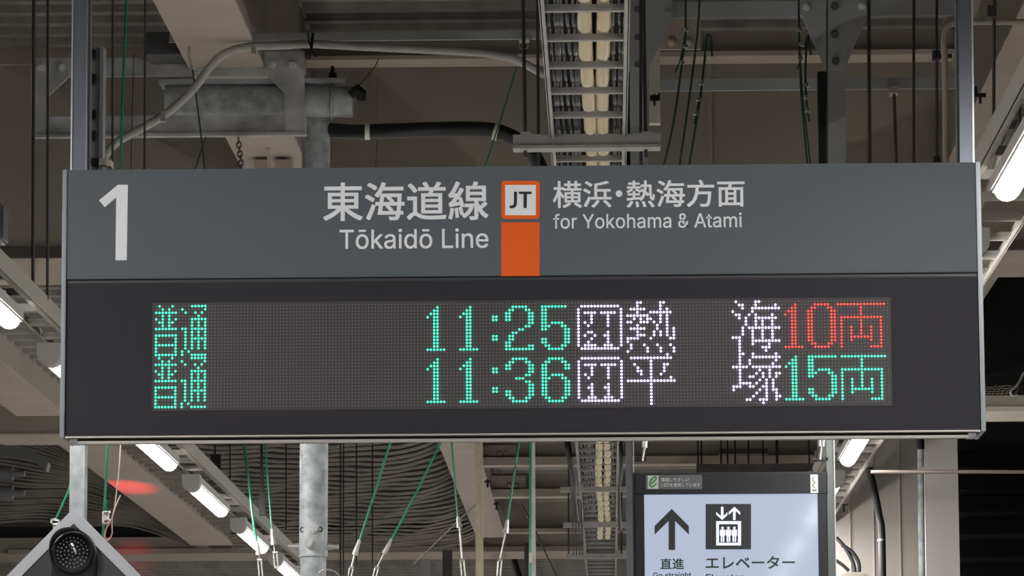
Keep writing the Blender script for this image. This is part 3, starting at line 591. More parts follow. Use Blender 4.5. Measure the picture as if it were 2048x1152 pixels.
B().tube([P(1041, 108, 14.97), P(1033, 132, 14.97)], rpx(3.8, 13), 8).build('sleeve', CREAM, t)
B().tube([P(1047+9*math.sin(a), 90+9*math.cos(a), 15.0) for a in [math.pi*2*i/14 for i in range(15)]], rpx(1.8, 13), 6).build('ring', CHROME, t)
B().pb(1038, 76, 1058, 81, 14.97, .05).build('beam_clip', CREAM, t)
wire('thin_wire', smoothpts([(710, 180, 15.4), (728, 160, 15.6), (748, 136, 16.5), (757, 118, 17.4)], 4), 1.2, BLACK, 'thin black wire curling up from the pipe end')
wire('thin_wire', smoothpts([(268, 107, 15.37), (266, 160, 15.37), (264, 240, 15.37), (262, 340, 15.37)], 3), .9, BLACK, 'very thin dark wire hanging behind the upper bracket bar')

def grips(t, pts, D):
    for x, y in pts:
        B().pb(x-4, y-3, x+6, y+3, D-.02, .03).pb(x+2, y-6, x+4, y+6, D-.02, .01).build('wire_grip', CHROME, t)
def riggedwire(lab, paths, gr, D=14.2):
    t = thing('hanging_wire', lab, 'wire', P(*paths[0][0], D))
    for k, p in enumerate(paths):
        B().tube([P(x, y, D+.02*k) for x, y in smoothpts(p, 4)], rpx(2.2 if k == 0 else 1.7, D), 6).build('wire', DGREEN, t)
    grips(t, gr, D); return t
riggedwire('green wire with three grips left of the hooked wire, above the board', [[(1370, -60), (1371, 60), (1366, 110), (1348, 240), (1324, 345)], [(1371, 60), (1362, 115), (1350, 145)]], [(1371, 58), (1370, 92), (1363, 124)])
riggedwire('plain green wire between the two gripped wires above the board', [[(1399, -60), (1397, 40), (1382, 170), (1357, 345)]], [])
riggedwire('dark wire with a hooked top and three grips above the board', [[(1424, 113), (1422, 80), (1419, 70), (1413, 75), (1408, 130), (1400, 200), (1376, 345)], [(1411, 112), (1402, 180), (1389, 248)]], [(1402, 165), (1396, 197), (1390, 225)])
riggedwire('dark wire with three grips left of the tapered gusset', [[(1597, -60), (1598, 50), (1600, 120), (1604, 210), (1616, 345)], [(1598, 50), (1600, 118), (1594, 138)], [(1600, 120), (1606, 200), (1614, 270), (1622, 345)]], [(1599, 58), (1602, 87), (1600, 116)])
riggedwire('dark looped wire with three grips touching the tapered gusset', [[(1622, 110), (1615, 70), (1612, 110), (1611, 170), (1615, 220), (1619, 243)]], [(1611, 169), (1612, 193), (1614, 219)])
wire('green_wire', [(1654, -60, 14.6), (1654, 345, 14.6)], 1.6, DGREEN, 'green wire running straight down the left edge of the tapered gusset')

# small speaker at left edge
B().pb(-22, 404, 6, 480, 12.0, .12).build('speaker', DSTEEL, label='small dark speaker box cut by the left edge of the picture', cat='speaker', bevel=.008)

# ================================================================== LOWER BACKGROUND
# beige square post and grey post
B().pb(951, 860, 966, 1320, 21.5, .04).build('square_post', mat('post_beige_gloss', (.42, .38, .27), .35, noise=.15, nscale=20), label='slim beige post standing right of the wavy dark deck', cat='post')
t = thing('slim_post', 'slim grey post with a green wire along it, between the beige post and the ladder', 'post', P(1064, 1152, 22.5))
B().pb(1063, 860, 1071, 1320, 22.5, .05).build('post', GALV, t); wire('wire', [(1061, 860, 22.4), (1061, 1030, 22.4), (1060, 1152, 22.4)], 2.6, GREEN, parent=t)
B().pb(1058, 1105, 1064, 1125, 22.35, .03).build('sleeve', CREAM, t)
# slanting thin wires
wire('thin_wire', [(953, 1007, 21.52), (828, 1128, 24)], 1.6, BLACK, 'thin black wire slanting down left below the beige post')
wire('thin_wire', smoothpts([(1044, 1010, 26), (1070, 1060, 26), (1112, 1152, 26)], 3), 1.6, BLACK, 'thin black wire slanting down right behind the slim grey post')
# green guy wires
def guy(lab, pts, D, fit, r=2.2, mt=GREEN):
    """wire + crimped end + turnbuckle"""
    t = thing('guy_wire', lab, 'wire', P(*pts[-1], D))
    D = 20.0; (a0, b0), (a1, b1) = pts[:2]; top = (a0+(a1-a0)*(510-b0)/(b1-b0), 510)
    B().tube([P(x, y, D) for x, y in [top]+pts], rpx(r, D), 6).build('wire', mt, t)
    (x0, y0), (x1, y1), (x2, y2), (x3, y3) = fit
    B().tube([P(x0, y0, D), P(x1, y1, D)], [rpx(3.2, D), rpx(6, D)], 8).build('crimp_sleeve', CHROME, t)
    B().tube([P(x1, y1, D), P(x2, y2, D)], rpx(1.8, D), 6).build('shackle', CHROME, t)
    a, b2 = P(x2, y2, D), P(x3, y3, D); o = Vector((rpx(3.4, D), 0, 0))
    B().tube([a-o, b2-o], rpx(1.6, D), 6).tube([a+o, b2+o], rpx(1.6, D), 6).tube([a-o*1.4, a+o*1.4], rpx(3, D), 8).tube([b2-o*1.4, b2+o*1.4], rpx(3, D), 8).build('turnbuckle', CHROME, t)
    return t
guy('green guy wire with turnbuckle, nearer of the pair right of the round post', [(785, 870), (753, 975), (719, 1082)], 15, ((719, 1080), (709, 1110), (703, 1135), (696, 1175)), 2.6)
guy('green guy wire with turnbuckle, farther right of the pair right of the round post', [(888, 870), (838, 975), (783, 1080)], 15, ((783, 1078), (768, 1108), (754, 1135), (744, 1175)), 2.6)
guy('green guy wire hanging left of the beige post', [(902, 870), (906, 925), (912, 990), (916, 1035)], 18, ((916, 1033), (919, 1055), (924, 1120), (928, 1165)), 2.0)
guy('green guy wire crossing down left between beige post and slim grey post', [(1043, 860), (1032, 925), (1015, 1040)], 18, ((1015, 1040), (1011, 1066), (1000, 1120), (996, 1175)), 2.0)
guy('green guy wire over the left lamp row, left one of two', [(484, 860), (495, 940), (508, 1055), (514, 1085)], 15, ((514, 1083), (517, 1110), (519, 1120), (523, 1170)), 2.6)
guy('green guy wire over the left lamp row, right one of two', [(529, 860), (534, 940), (544, 1060)], 15, ((544, 1058), (547, 1090), (550, 1105), (553, 1135)), 2.0)
# wires hanging in front of the dark deck
for i, (x, y0, y1) in enumerate(((681, 1000, 1160), (687, 1010, 1150), (713, 920, 1130), (745, 1020, 1130), (572, 880, 1060), (460, 870, 985))):
    wire('thin_rod', [(x, 790, 26), (x, y1, 26)], 1.5, BLACK, ['thin dark rod in front of the dark deck right beside the round post', 'second thin dark rod right of the round post', 'thin dark rod between the round post and the guy wires', 'thin dark rod reaching the far girder under the guy wires', 'thin dark rod just left of the round post', 'thin dark rod above the second lamp of the left row'][i], 'rod')
B().pb(421, 908, 441, 955, 24, .05).pb(429, 700, 432, 910, 24.01, .02).build('cable_box', VBLACK, label='small black box hanging above the left lamp row', cat='box')
B().pb(518, 985, 530, 1030, 20, .05).tube([P(523, 870, 20), P(524, 985, 20)], rpx(3, 20), 6).build('hanging_box', VBLACK, label='small dark box on a rod beside the left lamp row', cat='box')
for (x0, x1, y0, lab) in ((840, 860, 1118, 'grey bracket hanging under the farthest girder, left of the beige post'), (885, 904, 1100, 'dark bracket hanging under the farthest girder beside the beige post'), (1049, 1058, 1085, 'dark bracket behind the slim grey post')):
    B().pb(x0, y0, x1, 1180, 38.5, .1).build('bracket', STEEL if 'grey b' in lab else DSTEEL, label=lab, cat='bracket')
# clamps on the slanting centre beam
for (x, y, lab) in ((975, 966, 'upper dark clamp on the beige beam behind the beige post'), (993, 1011, 'lower dark clamp on the beige beam behind the beige post')):
    B().pb(x-6, y-5, x+6, y-2, 29.5, .05).pb(x-2, y-8, x+2, y+8, 29.45, .04).build('beam_clamp', VBLACK, label=lab, cat='clamp')

ORD = ['first', 'second', 'third', 'fourth', 'fifth', 'sixth', 'seventh', 'eighth', 'ninth', 'tenth']
# rods and dark fittings behind the elevator sign
for i, x in enumerate((1394, 1401, 1440, 1453, 1468, 1495, 1524, 1551, 1616)):
    B().pb(x, 765, x+(3 if i != 7 else 5), 944, 28+.1*i, .03).build('thin_rod', BLACK, label=ORD[i]+' thin black rod from the left in the gap above the elevator sign', cat='rod', group='thin rods in the gap above the elevator sign')
B().pb(1438, 897, 1536, 908, 28.6, .05).build('dark_channel', DSTEEL, label='upper dark channel in the gap above the elevator sign', cat='channel')
B().pb(1393, 927, 1640, 946, 27.95, .05).build('dark_channel', DSTEEL, label='lower dark channel in the gap above the elevator sign', cat='channel')
t = thing('turnbuckle', 'small brass coloured turnbuckle at the left post above the elevator sign', 'turnbuckle', P(1288, 905, 18))
B().tube([P(1290, 872, 15.2), P(1289, 895, 15.2)], rpx(4.5, 18), 8).build('body', CHROME, t); B().tube([P(1289, 895, 15.2), P(1285, 922, 15.2)], rpx(2, 18), 6).build('rod', CHROME, t); B().pb(1266, 913, 1292, 921, 15.2, .04).build('clamp', VBLACK, t)
t = thing('turnbuckle', 'small turnbuckle and clamp at the right post above the elevator sign', 'turnbuckle', P(1643, 905, 18))
B().tube([P(1640, 872, 15.2), P(1640, 893, 15.2)], rpx(3, 18), 8).tube([P(1648, 872, 15.2), P(1646, 893, 15.2)], rpx(3, 18), 8).build('body', CHROME, t); B().tube([P(1643, 893, 15.2), P(1640, 920, 15.2)], rpx(2, 18), 6).build('rod', CHROME, t)
B().pb(1630, 900, 1636, 922, 15.22, .03).pb(1625, 915, 1656, 921, 15.2, .03).build('clamp', VBLACK, t)
B().tube([P(1652, 905, 20), P(1622, 945, 19.5)], rpx(4, 20), 6).build('brace', LADG, label='slanting pale brace behind the top right of the elevator sign', cat='brace')

# right side conduits
t = thing('wall_conduit', 'thick black conduit curving down the beige wall right of the elevator sign', 'conduit', P(1760, 1150, 22.2))
B().tube([P(*p) for p in smoothpts([(1738, 935, 22.1), (1747, 975, 22.1), (1758, 1030, 22.1), (1764, 1080, 22.1), (1766, 1300, 22.1)], 5)], rpx(7.5, 22), 10).build('conduit', BLACK, t)
B().tube([P(1762.5, 1078, 22.1), P(1763, 1082, 22.1)], rpx(8.5, 22), 10).build('clamp', CHROME, t)
t = thing('drain_pipe', 'shiny round drain pipe on the left edge of the pale column', 'pipe', P(1844, 1150, 20.7))
B().tube([P(1841, 895, 20.7), P(1847, 1400, 20.7)], rpx(6.5, 20.7), 16).build('pipe', GALVB, t)
B().tube([P(1840, 860, 20.7), P(1841, 899, 20.7)], rpx(8, 20.7), 12).build('coupling', BLACK, t)
B().pb(1836, 933, 1850, 940, 20.55, .05).build('bracket', CHROME, t)
B().tube([P(1742, 944, 17.5), P(1960, 943.5, 17.5), P(2120, 944, 17.5)], rpx(3.8, 17.5), 8).build('horizontal_rod', mat('rusty_rod', (.16, .13, .115), .5, .3), label='long brown rod crossing horizontally in front of the pale column', cat='rod')
for k, pts in enumerate(([(1672, 1075), (1690, 1095), (1706, 1125), (1710, 1145)], [(1684, 1090), (1705, 1105), (1717, 1125), (1718, 1145)], [(1670, 1120), (1685, 1130), (1698, 1142)])):
    wire('drooping_cable', smoothpts([(x, y, 21.8) for x, y in pts], 5), 4 if k != 2 else 3.5, BLACK, ['left drooping black cable entering the junction box by the right post', 'right drooping black cable entering the junction box by the right post', 'lowest drooping black cable entering the junction box by the right post'][k], 'cable')
B().pb(1684, 1144, 1736, 1260, 21.6, .2).build('junction_box', BEIGED, label='beige junction box at the bottom right of the elevator sign', cat='box', bevel=.01)
B().pb(1686, 1009, 1690, 1024, 22, .03).pb(1681, 1008, 1696, 1011, 22, .03).build('beam_clamp', ROD, label='small dark clamp under the right lamp row', cat='clamp')

# left dark far fittings
t = thing('overhead_bracket', 'dim grey overhead line arm with insulators at the lower left edge', 'bracket', P(40, 960, 23))
B().ppoly([(-60, 880), (60, 897), (96, 925), (92, 942), (60, 918), (-60, 905)], 23, .12).build('arm', mat('dim_grey', (.07, .075, .075), .6), t)
for y in (948, 986):
    c = P(12, y, 23); B().tube([c-Vector((.3, 0, 0)), c+Vector((rpx(38, 23), 0, 0))], rpx(7, 23), 12).build('insulator', mat('dim_insulator', (.09, .085, .085), .5), t)
    B().tube([c-Vector((.3, 0, -.0)), c+Vector((rpx(14, 23), 0, 0))], rpx(15, 23), 12).build('insulator_core', DSTEEL, t)

# ================================================================== SIGNAL (lower left)
S = 12.2
B().pb(139, 860, 166, 1060, S+.06, .05).pb(166, 860, 169, 1060, S+.05, .07).build('signal_post', GALVB, label='bright galvanised square post carrying the diamond signal', cat='post')
t = thing('departure_signal', 'white bordered black diamond signal with a hooded round lamp at the lower left', 'signal', P(146, 1190, S))
cx, cy, R = 147.5, 1186, 168
dia = lambda R: [(cx, cy-R), (cx+R, cy), (cx, cy+R), (cx-R, cy)]
b = B(); b.ppoly([(cx-6, cy-R+4), (cx, cy-R+1), (cx+6, cy-R+4)]+dia(R)[1:], S, .02, holes=[dia(R-29)])
b.build('white_border', mat('signal_white', (.42, .43, .47), .4), t)
B().ppoly(dia(R-27), S+.006, .012).build('black_board', mat('signal_black', (.012, .013, .018), .35), t)
B().pb(102, 1098, 187, 1300, S-.05, .05).build('housing', VBLACK, t, bevel=.004)
lc = P(147, 1106, S-.05)
B().cyl(lc, lc+Vector((0, -.02, 0)), rpx(40, S), 32).build('bezel', VBLACK, t)
B().dome(lc+Vector((0, -.02, 0)), rpx(35, S), .012, 28, 4).build('lens', mat('smoked_lens', (.02, .02, .022), .08), t)
vs = []; fs = []; Rv = rpx(44, S); n = 28
for j in range(2):
    for i in range(n+1):
        a = math.radians(-25)+math.radians(230)*i/n
        ln = .12*(.25+.75*max(0, math.sin(a)))
        for yy in (0, -ln): vs.append(lc+Vector(((Rv+j*.003)*math.cos(a), yy, (Rv+j*.003)*math.sin(a))))
q = 2*(n+1)
for i in range(n):
    a = 2*i; fs += [(a, a+1, a+3, a+2), (q+a, q+a+2, q+a+3, q+a+1), (a+1, q+a+1, q+a+3, a+3)]
B().add(vs, fs, True).build('hood', mat('hood_black', (.02, .02, .02), .3), t)
b = B(); DOT = mat('lens_pips', (.45, .45, .45), .2, .3)
for rr, nn in ((0, 1), (8, 6), (15.5, 12), (23, 18), (30, 24)):
    for i in range(nn):
        a = 2*math.pi*i/nn+rr; b.dome(lc+Vector((rpx(rr, S)*math.cos(a), -.022-.010*math.sqrt(max(0, 1-(rr/36)**2)), rpx(rr, S)*math.sin(a))), rpx(1.9, S), .003, 6, 2)
b.build('lens_pips', DOT, t, kind='stuff')
# lit red lamp on the back of the same signal
rc = P(147, 1106, S)+Vector((0, .06, 0))
B().cyl(P(147, 1106, S)+Vector((0, .02, 0)), rc, rpx(40, S), 24).build('rear_housing', VBLACK, t)
B().dome(rc, rpx(30, S), .01, 20, 3, d=(0, 1, 0)).build('rear_lamp', mat('red_signal_light', (.5, .02, .02), .3, emit=(1, .02, .02), estr=6), t)
for k, tgt in enumerate((H(268, 1124, 3.09),)):
    sp = bpy.data.lights.new('red_glow_spot', 'SPOT'); sp.color = (1, .03, .03); sp.energy = 9000; sp.spot_size = math.radians(1.15); sp.spot_blend = 1; sp.shadow_soft_size = .02
    so = bpy.data.objects.new('red_glow_spot', sp); col.objects.link(so); so.location = rc+Vector((0, .03, 0))
    so.rotation_euler = (tgt-so.location).to_track_quat('-Z', 'Y').to_euler()
    so.parent = t; so.matrix_parent_inverse = Matrix.Translation(-Vector(t.location))

# assumed red lamp on a post, unseen, added to redden the long beam's underside
rp = H(256, 974, 2.98)
lx, ly = rp.x, rp.y-7
t = thing('assumed_red_lamp', 'assumed red lamp on a post, unseen, added to redden the long beige beam', 'lamp', (lx, ly, 0))
B().cyl((lx, ly, 0), (lx, ly, 1.9), .03, 10).build('post', DSTEEL, t)
B().cyl((lx, ly-.08, 1.95), (lx, ly+.04, 2.0), .09, 20).build('housing', VBLACK, t)
B().dome((lx, ly+.04, 2.0), .07, .03, 18, 3, d=(0, 1, 0)).build('lens', MATS['red_signal_light'], t)
sp = bpy.data.lights.new('red_glow_spot', 'SPOT'); sp.color = (1, .015, .03); sp.energy = 11000; sp.spot_size = math.radians(4.2); sp.spot_blend = 1; sp.shadow_soft_size = .03
so = bpy.data.objects.new('red_glow_spot', sp); col.objects.link(so); so.location = (lx, ly+.1, 2.02)
so.rotation_euler = (rp-so.location).to_track_quat('-Z', 'Y').to_euler()
so.parent = t; so.matrix_parent_inverse = Matrix.Translation(-Vector(t.location))

# wires round the signal
t = thing('guy_wire', 'green guy wire slanting down to the left shoulder of the diamond signal', 'wire', P(108, 1045, S))
B().tube([P(150, 940, S+.1), P(136, 985, S+.1), (P(112, 1038, S+.1))], rpx(2.6, S), 6).build('wire', GREEN, t)
for dx in (0, 4): B().pb(101+dx, 1038+dx, 116+dx, 1046+dx, S+.03, .03).build('wire_grip', CHROME, t)
B().pb(106, 1036, 111, 1056, S+.05, .02).build('wire_grip', CHROME, t)
t = thing('guy_wire', 'long green wire passing behind the board to a grip right of the signal post', 'wire', P(208, 1080, S))
B().tube([P(285, -700, S+.2), P(255, -60, S+.2), P(252, 30, S+.2), P(246, 170, S+.2), P(241, 345, S+.2), P(215, 880, S+.2), P(212, 960, S+.2), P(208, 1030, S+.2), P(205, 1085, S+.2)], rpx(2.8, S), 6).tube([P(213, 1000, S+.19), P(211, 1030, S+.19)], rpx(2, S), 6).build('wire', GREEN, t)
B().pb(204, 1022, 216, 1047, S+.15, .03).build('wire_grip', CHROME, t)
for y in (1026, 1042): B().cyl(P(210, y, S+.14), P(219, y-2, S+.12), rpx(3, S), 8).build('bolt', CHROME, t)
wire('pull_cord', smoothpts([(243, 860, S+.15), (239, 930, S+.15), (233, 985, S+.15), (228, 1022, S+.15), (222, 1040, S+.15), (212, 1058, S+.15), (210, 1075, S+.15), (216, 1080, S+.15), (224, 1068, S+.15), (224, 1045, S+.15), (228, 1022, S+.14), (241, 990, S+.14)], 5), 1.5, CORD, 'pale beige cord with a loose loop right of the diamond signal', 'cord')

# ================================================================== ELEVATOR SIGN
E = 15.2
t = thing('elevator_sign', 'dark framed backlit white sign with up arrow and elevator pictogram, hanging lower right', 'sign', P(1463, 1152, E))
FR = mat('sign_frame_dark', (.017, .018, .021), .6, spec=.25)
es = lambda x, y: (1260+x/4.876, 930+y/4.876)
B().pb(1266, 944.5, 1660, 1290, E+.012, .13).build('cabinet', mat('cabinet_black', (.008, .008, .009), .4), t)
B().pb(1272, 947, 1655, 988, E, .03).build('frame_top', FR, t)
B().pb(1272, 988, 1289.5, 1290, E, .03).build('frame_side', FR, t)
B().pb(1637.5, 988, 1655, 1290, E, .03).build('frame_side', FR, t)
B().pb(1289.5, 988, 1637.5, 1290, E+.006, .02).build('light_panel', BACKLIT, t)
B().pb(1253, 860, 1266, 1290, E, .06).build('hanging_post', DSTEEL, t); B().pb(1266, 860, 1268, 945, E-.005, .01).build('post_edge', RAILL, t)
B().pb(1655.5, 860, 1670, 1290, E, .06).build('hanging_post', mat('post_green_grey', (.085, .095, .09), .4, .3), t); B().pb(1670, 860, 1672, 1290, E-.005, .01).build('post_edge', RAILL, t)
B().ppoly([es(*p) for p in ((407, 428), (573, 595), (575, 678), (440, 545), (440, 828), (377, 828), (377, 545), (240, 678), (240, 595))], E+.003, .002).build('arrow', BLKT, t)
B().ppoly([es(*p) for p in ((738, 380), (1180, 380), (1180, 822), (738, 822))], E+.004, .002).build('pictogram_square', BLKT, t)
PW = mat('pictogram_light', (.5, .52, .56), .4, emit=(.47, .54, .69), estr=.95)
b = B(); yo = E+.0035
b.ppoly([es(*p) for p in ((840, 458), (887, 498), (887, 408), (912, 408), (912, 498), (950, 460), (950, 488), (899, 536), (840, 485))], yo, 0)
b.ppoly([es(*p) for p in ((1018, 407), (1075, 458), (1075, 487), (1030, 448), (1030, 536), (1005, 536), (1005, 448), (963, 487), (963, 458))], yo, 0)
b.ppoly([es(*p) for p in ((840, 547), (1083, 547), (1083, 785), (840, 785))], yo, 0, [[es(*p) for p in ((868, 577), (1052, 577), (1052, 757), (868, 757))]])
for q in (902, 960, 1018):
    b.ppoly([es(q+13*math.cos(a), 613+13*math.sin(a)) for a in [2*math.pi*i/14 for i in range(14)]], yo, 0)
    b.ppoly([es(q+x, y) for x, y in ((-19, 628), (19, 628), (26, 636), (26, 688), (18, 690), (18, 750), (3, 750), (3, 695), (-3, 695), (-3, 750), (-18, 750), (-18, 690), (-26, 688), (-26, 636))], yo, 0)
b.build('pictogram', PW, t)
def ebox(x0, y0, x1, y1): return (*es(x0, y0), *es(x1, y1))
b = B(); cjk(b, '直進', ebox(295, 908, 527, 1016), E, -.0045, .35); b.build('lettering', BLKT, t)
b = B(); cjk(b, 'エレベーター', ebox(738, 888, 1608, 1012), E, -.0045, .45); b.build('lettering', BLKT, t)
b = B(); lay(b, latin('Go straight'), ebox(225, 1046, 598, 1130), E, -.0045, .2, True); b.build('lettering', BLKT, t)
b = B(); lay(b, latin('Elevator'), ebox(742, 1062, 1105, 1130), E, -.0045, .25, True); b.build('lettering', BLKT, t)
st = B().pb(1291, 950, 1404.5, 978.6, E-.002, .002).build('sticker', mat('sticker_grey', (.085, .088, .095), .4), t)
B().pb(1295.3, 951, 1317, 977.6, E-.003, .001).build('sticker_square', mat('sticker_white', (.42, .46, .44), .5), st)
LG = mat('leaf_green', (.06, .20, .06), .5)
pts = [(1301, 968), (1306, 965), (1311, 960), (1313, 955), (1311, 953.5), (1306, 956), (1302, 961), (1300, 967), (1301, 972), (1304, 973.5), (1308, 972), (1313, 967)]
B().tube([P(*p) for p in smoothpts([(x, y, E-.0035) for x, y in pts], 4)], rpx(1.5, E), 5).build('leaf_mark', LG, st)
b = B(); cjk(b, '環境にやさしい', (1322, 955.5, 1377.5, 963.5), E, .0035, .12); cjk(b, 'を使用しています', (1340, 966, 1400.5, 973.8), E, .0035, .12)
lay(b, latin('LED'), (1322.5, 966.5, 1339, 973.5), E, .0035, .15); b.build('sticker_lettering', mat('sticker_text', (.42, .42, .42), .5), st)
s2 = B().pb(1620.8, 949, 1636, 985.8, E-.002, .002).build('sticker', mat('sticker_pale', (.5, .52, .47), .5, noise=.15, nscale=120), t)
B().tube([P(*p) for p in smoothpts([(1628, 953, E-.003), (1626, 960, E-.003), (1631, 965, E-.003), (1625, 970, E-.003), (1630, 975, E-.003)], 4)], rpx(.8, E), 5).pb(1624, 978.5, 1633, 982.5, E-.003, .001).build('sticker_mark', mat('sticker_ink', (.12, .17, .14), .5), s2)

# ================================================================== DEPARTURE BOARD
W0 = 9.0694; MXC, MZC = -.1933599, 1.6+1.1513178; LP = .0075
bd = thing('departure_board', 'large grey hanging departure board with platform number, line name and lit led rows', 'sign', P(1040, 870, W0))
F = W0-.012     # front plane of the header
B().pb(135.5, 326+7.5, 1952, 864, W0+.012, .16).build('cabinet', mat('cabinet_dark', (.03, .03, .034), .5), bd)
def quad(c, D, thick): return [P(x, y, D) for x, y in c]
# header and lower face follow the board's true straight edges
xl, xr = P(136, 450, W0).x, P(1951.5, 450, W0).x
zt_ = (P(136, 343, W0).z+P(1950, 325, W0).z)/2; zm = (P(134, 560, W0).z+P(1952, 545.5, W0).z)/2; zb = (P(132, 873, W0).z+P(1960, 860, W0).z)/2
px1 = rpx(1, W0)
B().box(xl, xr, F, W0+.02, zm, zt_).build('header_panel', SIGNG, bd, bevel=.0012)
B().box(xl, xr, W0-.002, W0+.02, zm-8*px1, zm-1.2*px1).build('divider_strip', mat('divider', (.035, .034, .04), .4), bd)
B().box(xl, xr, W0-.006, W0+.02, zb, zm-8*px1).build('display_window', GLASSD, bd)
for s, x in ((-1, xl), (1, xr)):
    xa, xb = (x-10.5*px1, x-1.2*px1) if s < 0 else (x+1.2*px1, x+10.5*px1)
    B().box(xa, xb, F-.004, W0+.17, zb-4*px1, zt_+.5*px1).build('end_cap', SIGNE, bd, bevel=.002)
B().box(xl, xr, F, W0+.004, zb-4.0*px1, zb-.8*px1).build('bottom_rail', RAILL, bd)
B().box(xl+12*px1, xr-10*px1, W0+.006, W0+.03, zb-14*px1, zb-9*px1).build('bottom_rail', RAILL, bd)
B().box(xl+6*px1, xr-6*px1, W0+.01, W0+.10, zb-8.5*px1, zb-4*px1).build('bottom_recess', VBLACK, bd)
for x in (xl+18*px1, xr-14*px1): B().box(x-10*px1, x+6*px1, W0+.0, W0+.06, zb-13*px1, zb-4*px1).build('end_bracket', SIGNE, bd, bevel=.001)
# hanging posts
for a0, a1, c0, c1, sgn in ((146.5, 142, 176, 173, -1), (1916, 1920, 1943, 1948, 1)):
    def colm(b, t0, t1, u0, u1, D, dep):
        b.hexa([P(t0, -120, D), P(u0, -120, D), P(u1, 345, D), P(t1, 345, D)], [P(t0, -120, D)+Vector((0, dep, 0)), P(u0, -120, D)+Vector((0, dep, 0)), P(u1, 345, D)+Vector((0, dep, 0)), P(t1, 345, D)+Vector((0, dep, 0))])
        return b
    hp = colm(B(), a0, a1, c0, c1, W0+.05, .05).build('hanging_post', POSTM, bd)
    if sgn < 0:
        colm(B(), a0-1.5, a1-1.5, a0+1.5, a1+1.5, W0+.045, .01).build('post_edge', POSTL, hp)
        colm(B(), c0-2, c1-2, c0, c1, W0+.047, .01).build('post_edge', mat('post_edge_soft', (.3, .31, .33), .3, .8), hp)
        colm(B(), c0, c1, c0+6, c1+6, W0+.07, .03).build('post_flange', DSTEEL, hp)
    else:
        colm(B(), c0-2, c1-2, c0+1.5, c1+1.5, W0+.045, .01).build('post_edge', POSTL, hp)
        colm(B(), a0-6, a1-6, a0, a1, W0+.07, .03).build('post_flange', DSTEEL, hp)
# lettering on the header
YO = W0-F+.0006
def hpoly(pts, off=YO, holes=()):
    return B().prism([P(x, y, W0)+Vector((0, -off, 0)) for x, y in pts], [[P(x, y, W0)+Vector((0, -off, 0)) for x, y in h_] for h_ in holes], 0)
c1 = lambda x, y: (120+x/3.413, 320+y/3.413)
hpoly([c1(*p) for p in ((468, 175), (400, 175), (270, 282), (310, 328), (388, 262), (383, 690), (460, 690))]).build('number_one', WHITET, bd)
b = B(); cjk(b, '東海道線', (647, 365.5, 977, 443), W0, YO, 1.05); b.build('lettering', WHITET, bd)
b = B(); lay(b, latin('Tōkaidō Line'), (680, 459, 977, 499), W0, YO, .45); b.build('lettering', WHITET, bd)
b = B(); cjk(b, '横浜', (1106, 363.5, 1223, 417.5), W0, YO, .7); b.build('lettering', WHITET, bd)
b = B(); cjk(b, '熱海方面', (1253, 361.5, 1489, 416), W0, YO, .7); b.build('lettering', WHITET, bd)
hpoly([(1238+6.7*math.cos(a), 389+6.7*math.sin(a)) for a in [2*math.pi*i/20 for i in range(20)]]).build('middle_dot', WHITET, bd)
b = B(); lay(b, latin('for Yokohama & Atami'), (1106.5, 428, 1483, 458), W0, YO, .3); b.build('lettering', WHITET, bd)
def rrect(x0, y0, x1, y1, r, n=6):
    out = []
    for cx_, cy_, a0 in ((x1-r, y0+r, -90), (x1-r, y1-r, 0), (x0+r, y1-r, 90), (x0+r, y0+r, 180)):
        out += [(cx_+r*math.cos(math.radians(a0+90*i/n)), cy_+r*math.sin(math.radians(a0+90*i/n))) for i in range(n+1)]
    return out
bg_ = hpoly(rrect(1003, 363.4, 1079.8, 439.8, 7)).build('line_badge', ORANGE, bd, 'orange rounded square with black letters on white')
hpoly([(1010.5, 371.7), (1072, 371.7), (1072, 432.3), (1010.5, 432.3)], YO+.0006).build('badge_field', WHITET, bg_)
c2 = lambda x, y: (630+x/4.357, 340+y/4.357)
J = [(1735, 198), (1762, 198), (1760, 295), (1756, 320), (1742, 336), (1720, 343), (1697, 338), (1697, 317), (1715, 320), (1728, 314), (1734, 300), (1735, 285)]
T = [(1777, 197), (1890, 197), (1888, 218), (1848, 218), (1846, 340), (1818, 340), (1818, 218), (1777, 218)]
b = hpoly([c2(*p) for p in J], YO+.0012); b.prism([P(*c2(*p), W0)+Vector((0, -YO-.0012, 0)) for p in T], (), 0); b.build('badge_letters', BLKT, bg_)
hpoly([(1002.8, 446.3), (1079.5, 446.3), (1079.5, 553.6), (1002.8, 554.2)]).build('line_bar', ORANGE, bd)

# led matrix
mx0 = MXC-223*LP/2; mz0 = MZC+31*LP/2
B().box(mx0-8*px1, mx0+223*LP+7*px1, W0-.0075, W0-.004, mz0-31*LP-8*px1, mz0+7*px1).build('led_board', LEDB, bd)
lit = set()
def runs(s):
    out = []
    for p in s.split(','):
        if not p: continue
        a, _, q = p.partition('-'); out += list(range(int(a), int(q or a)+1))
    return out
LR = {EG: .0025, EW: .0027, ER: .0021}
def glyph(rows, shift, r0, mt, name='led_character'):
    b = B()
    for r, s in enumerate(rows):
        for c in runs(s):
            c += shift; rr = r+r0
            if (c, rr) in lit: continue
            lit.add((c, rr)); b.dome((mx0+c*LP, W0-.0074, mz0-rr*LP), LR[mt], .0022, 10, 3)
    b.build(name, mt, bd)
FU = ['1,5', '2,4', '0-6', '2,4', '0,2,4,6', '1,2,4,5', '2,4', '0-6', '', '0-6', '0,6', '0,6', '0-6', '0,6', '0,6', '0-6']
TSU = ['11-15', '8,15', '9,12,14', '13', '11-15', '11,13,15', '11,13,15', '8,9,11-15', '9,11,13,15', '9,11,13,15', '9,11-15', '9,11,13,15', '9,11,13,15', '9,11,13,15', '8,10', '8,11-15']
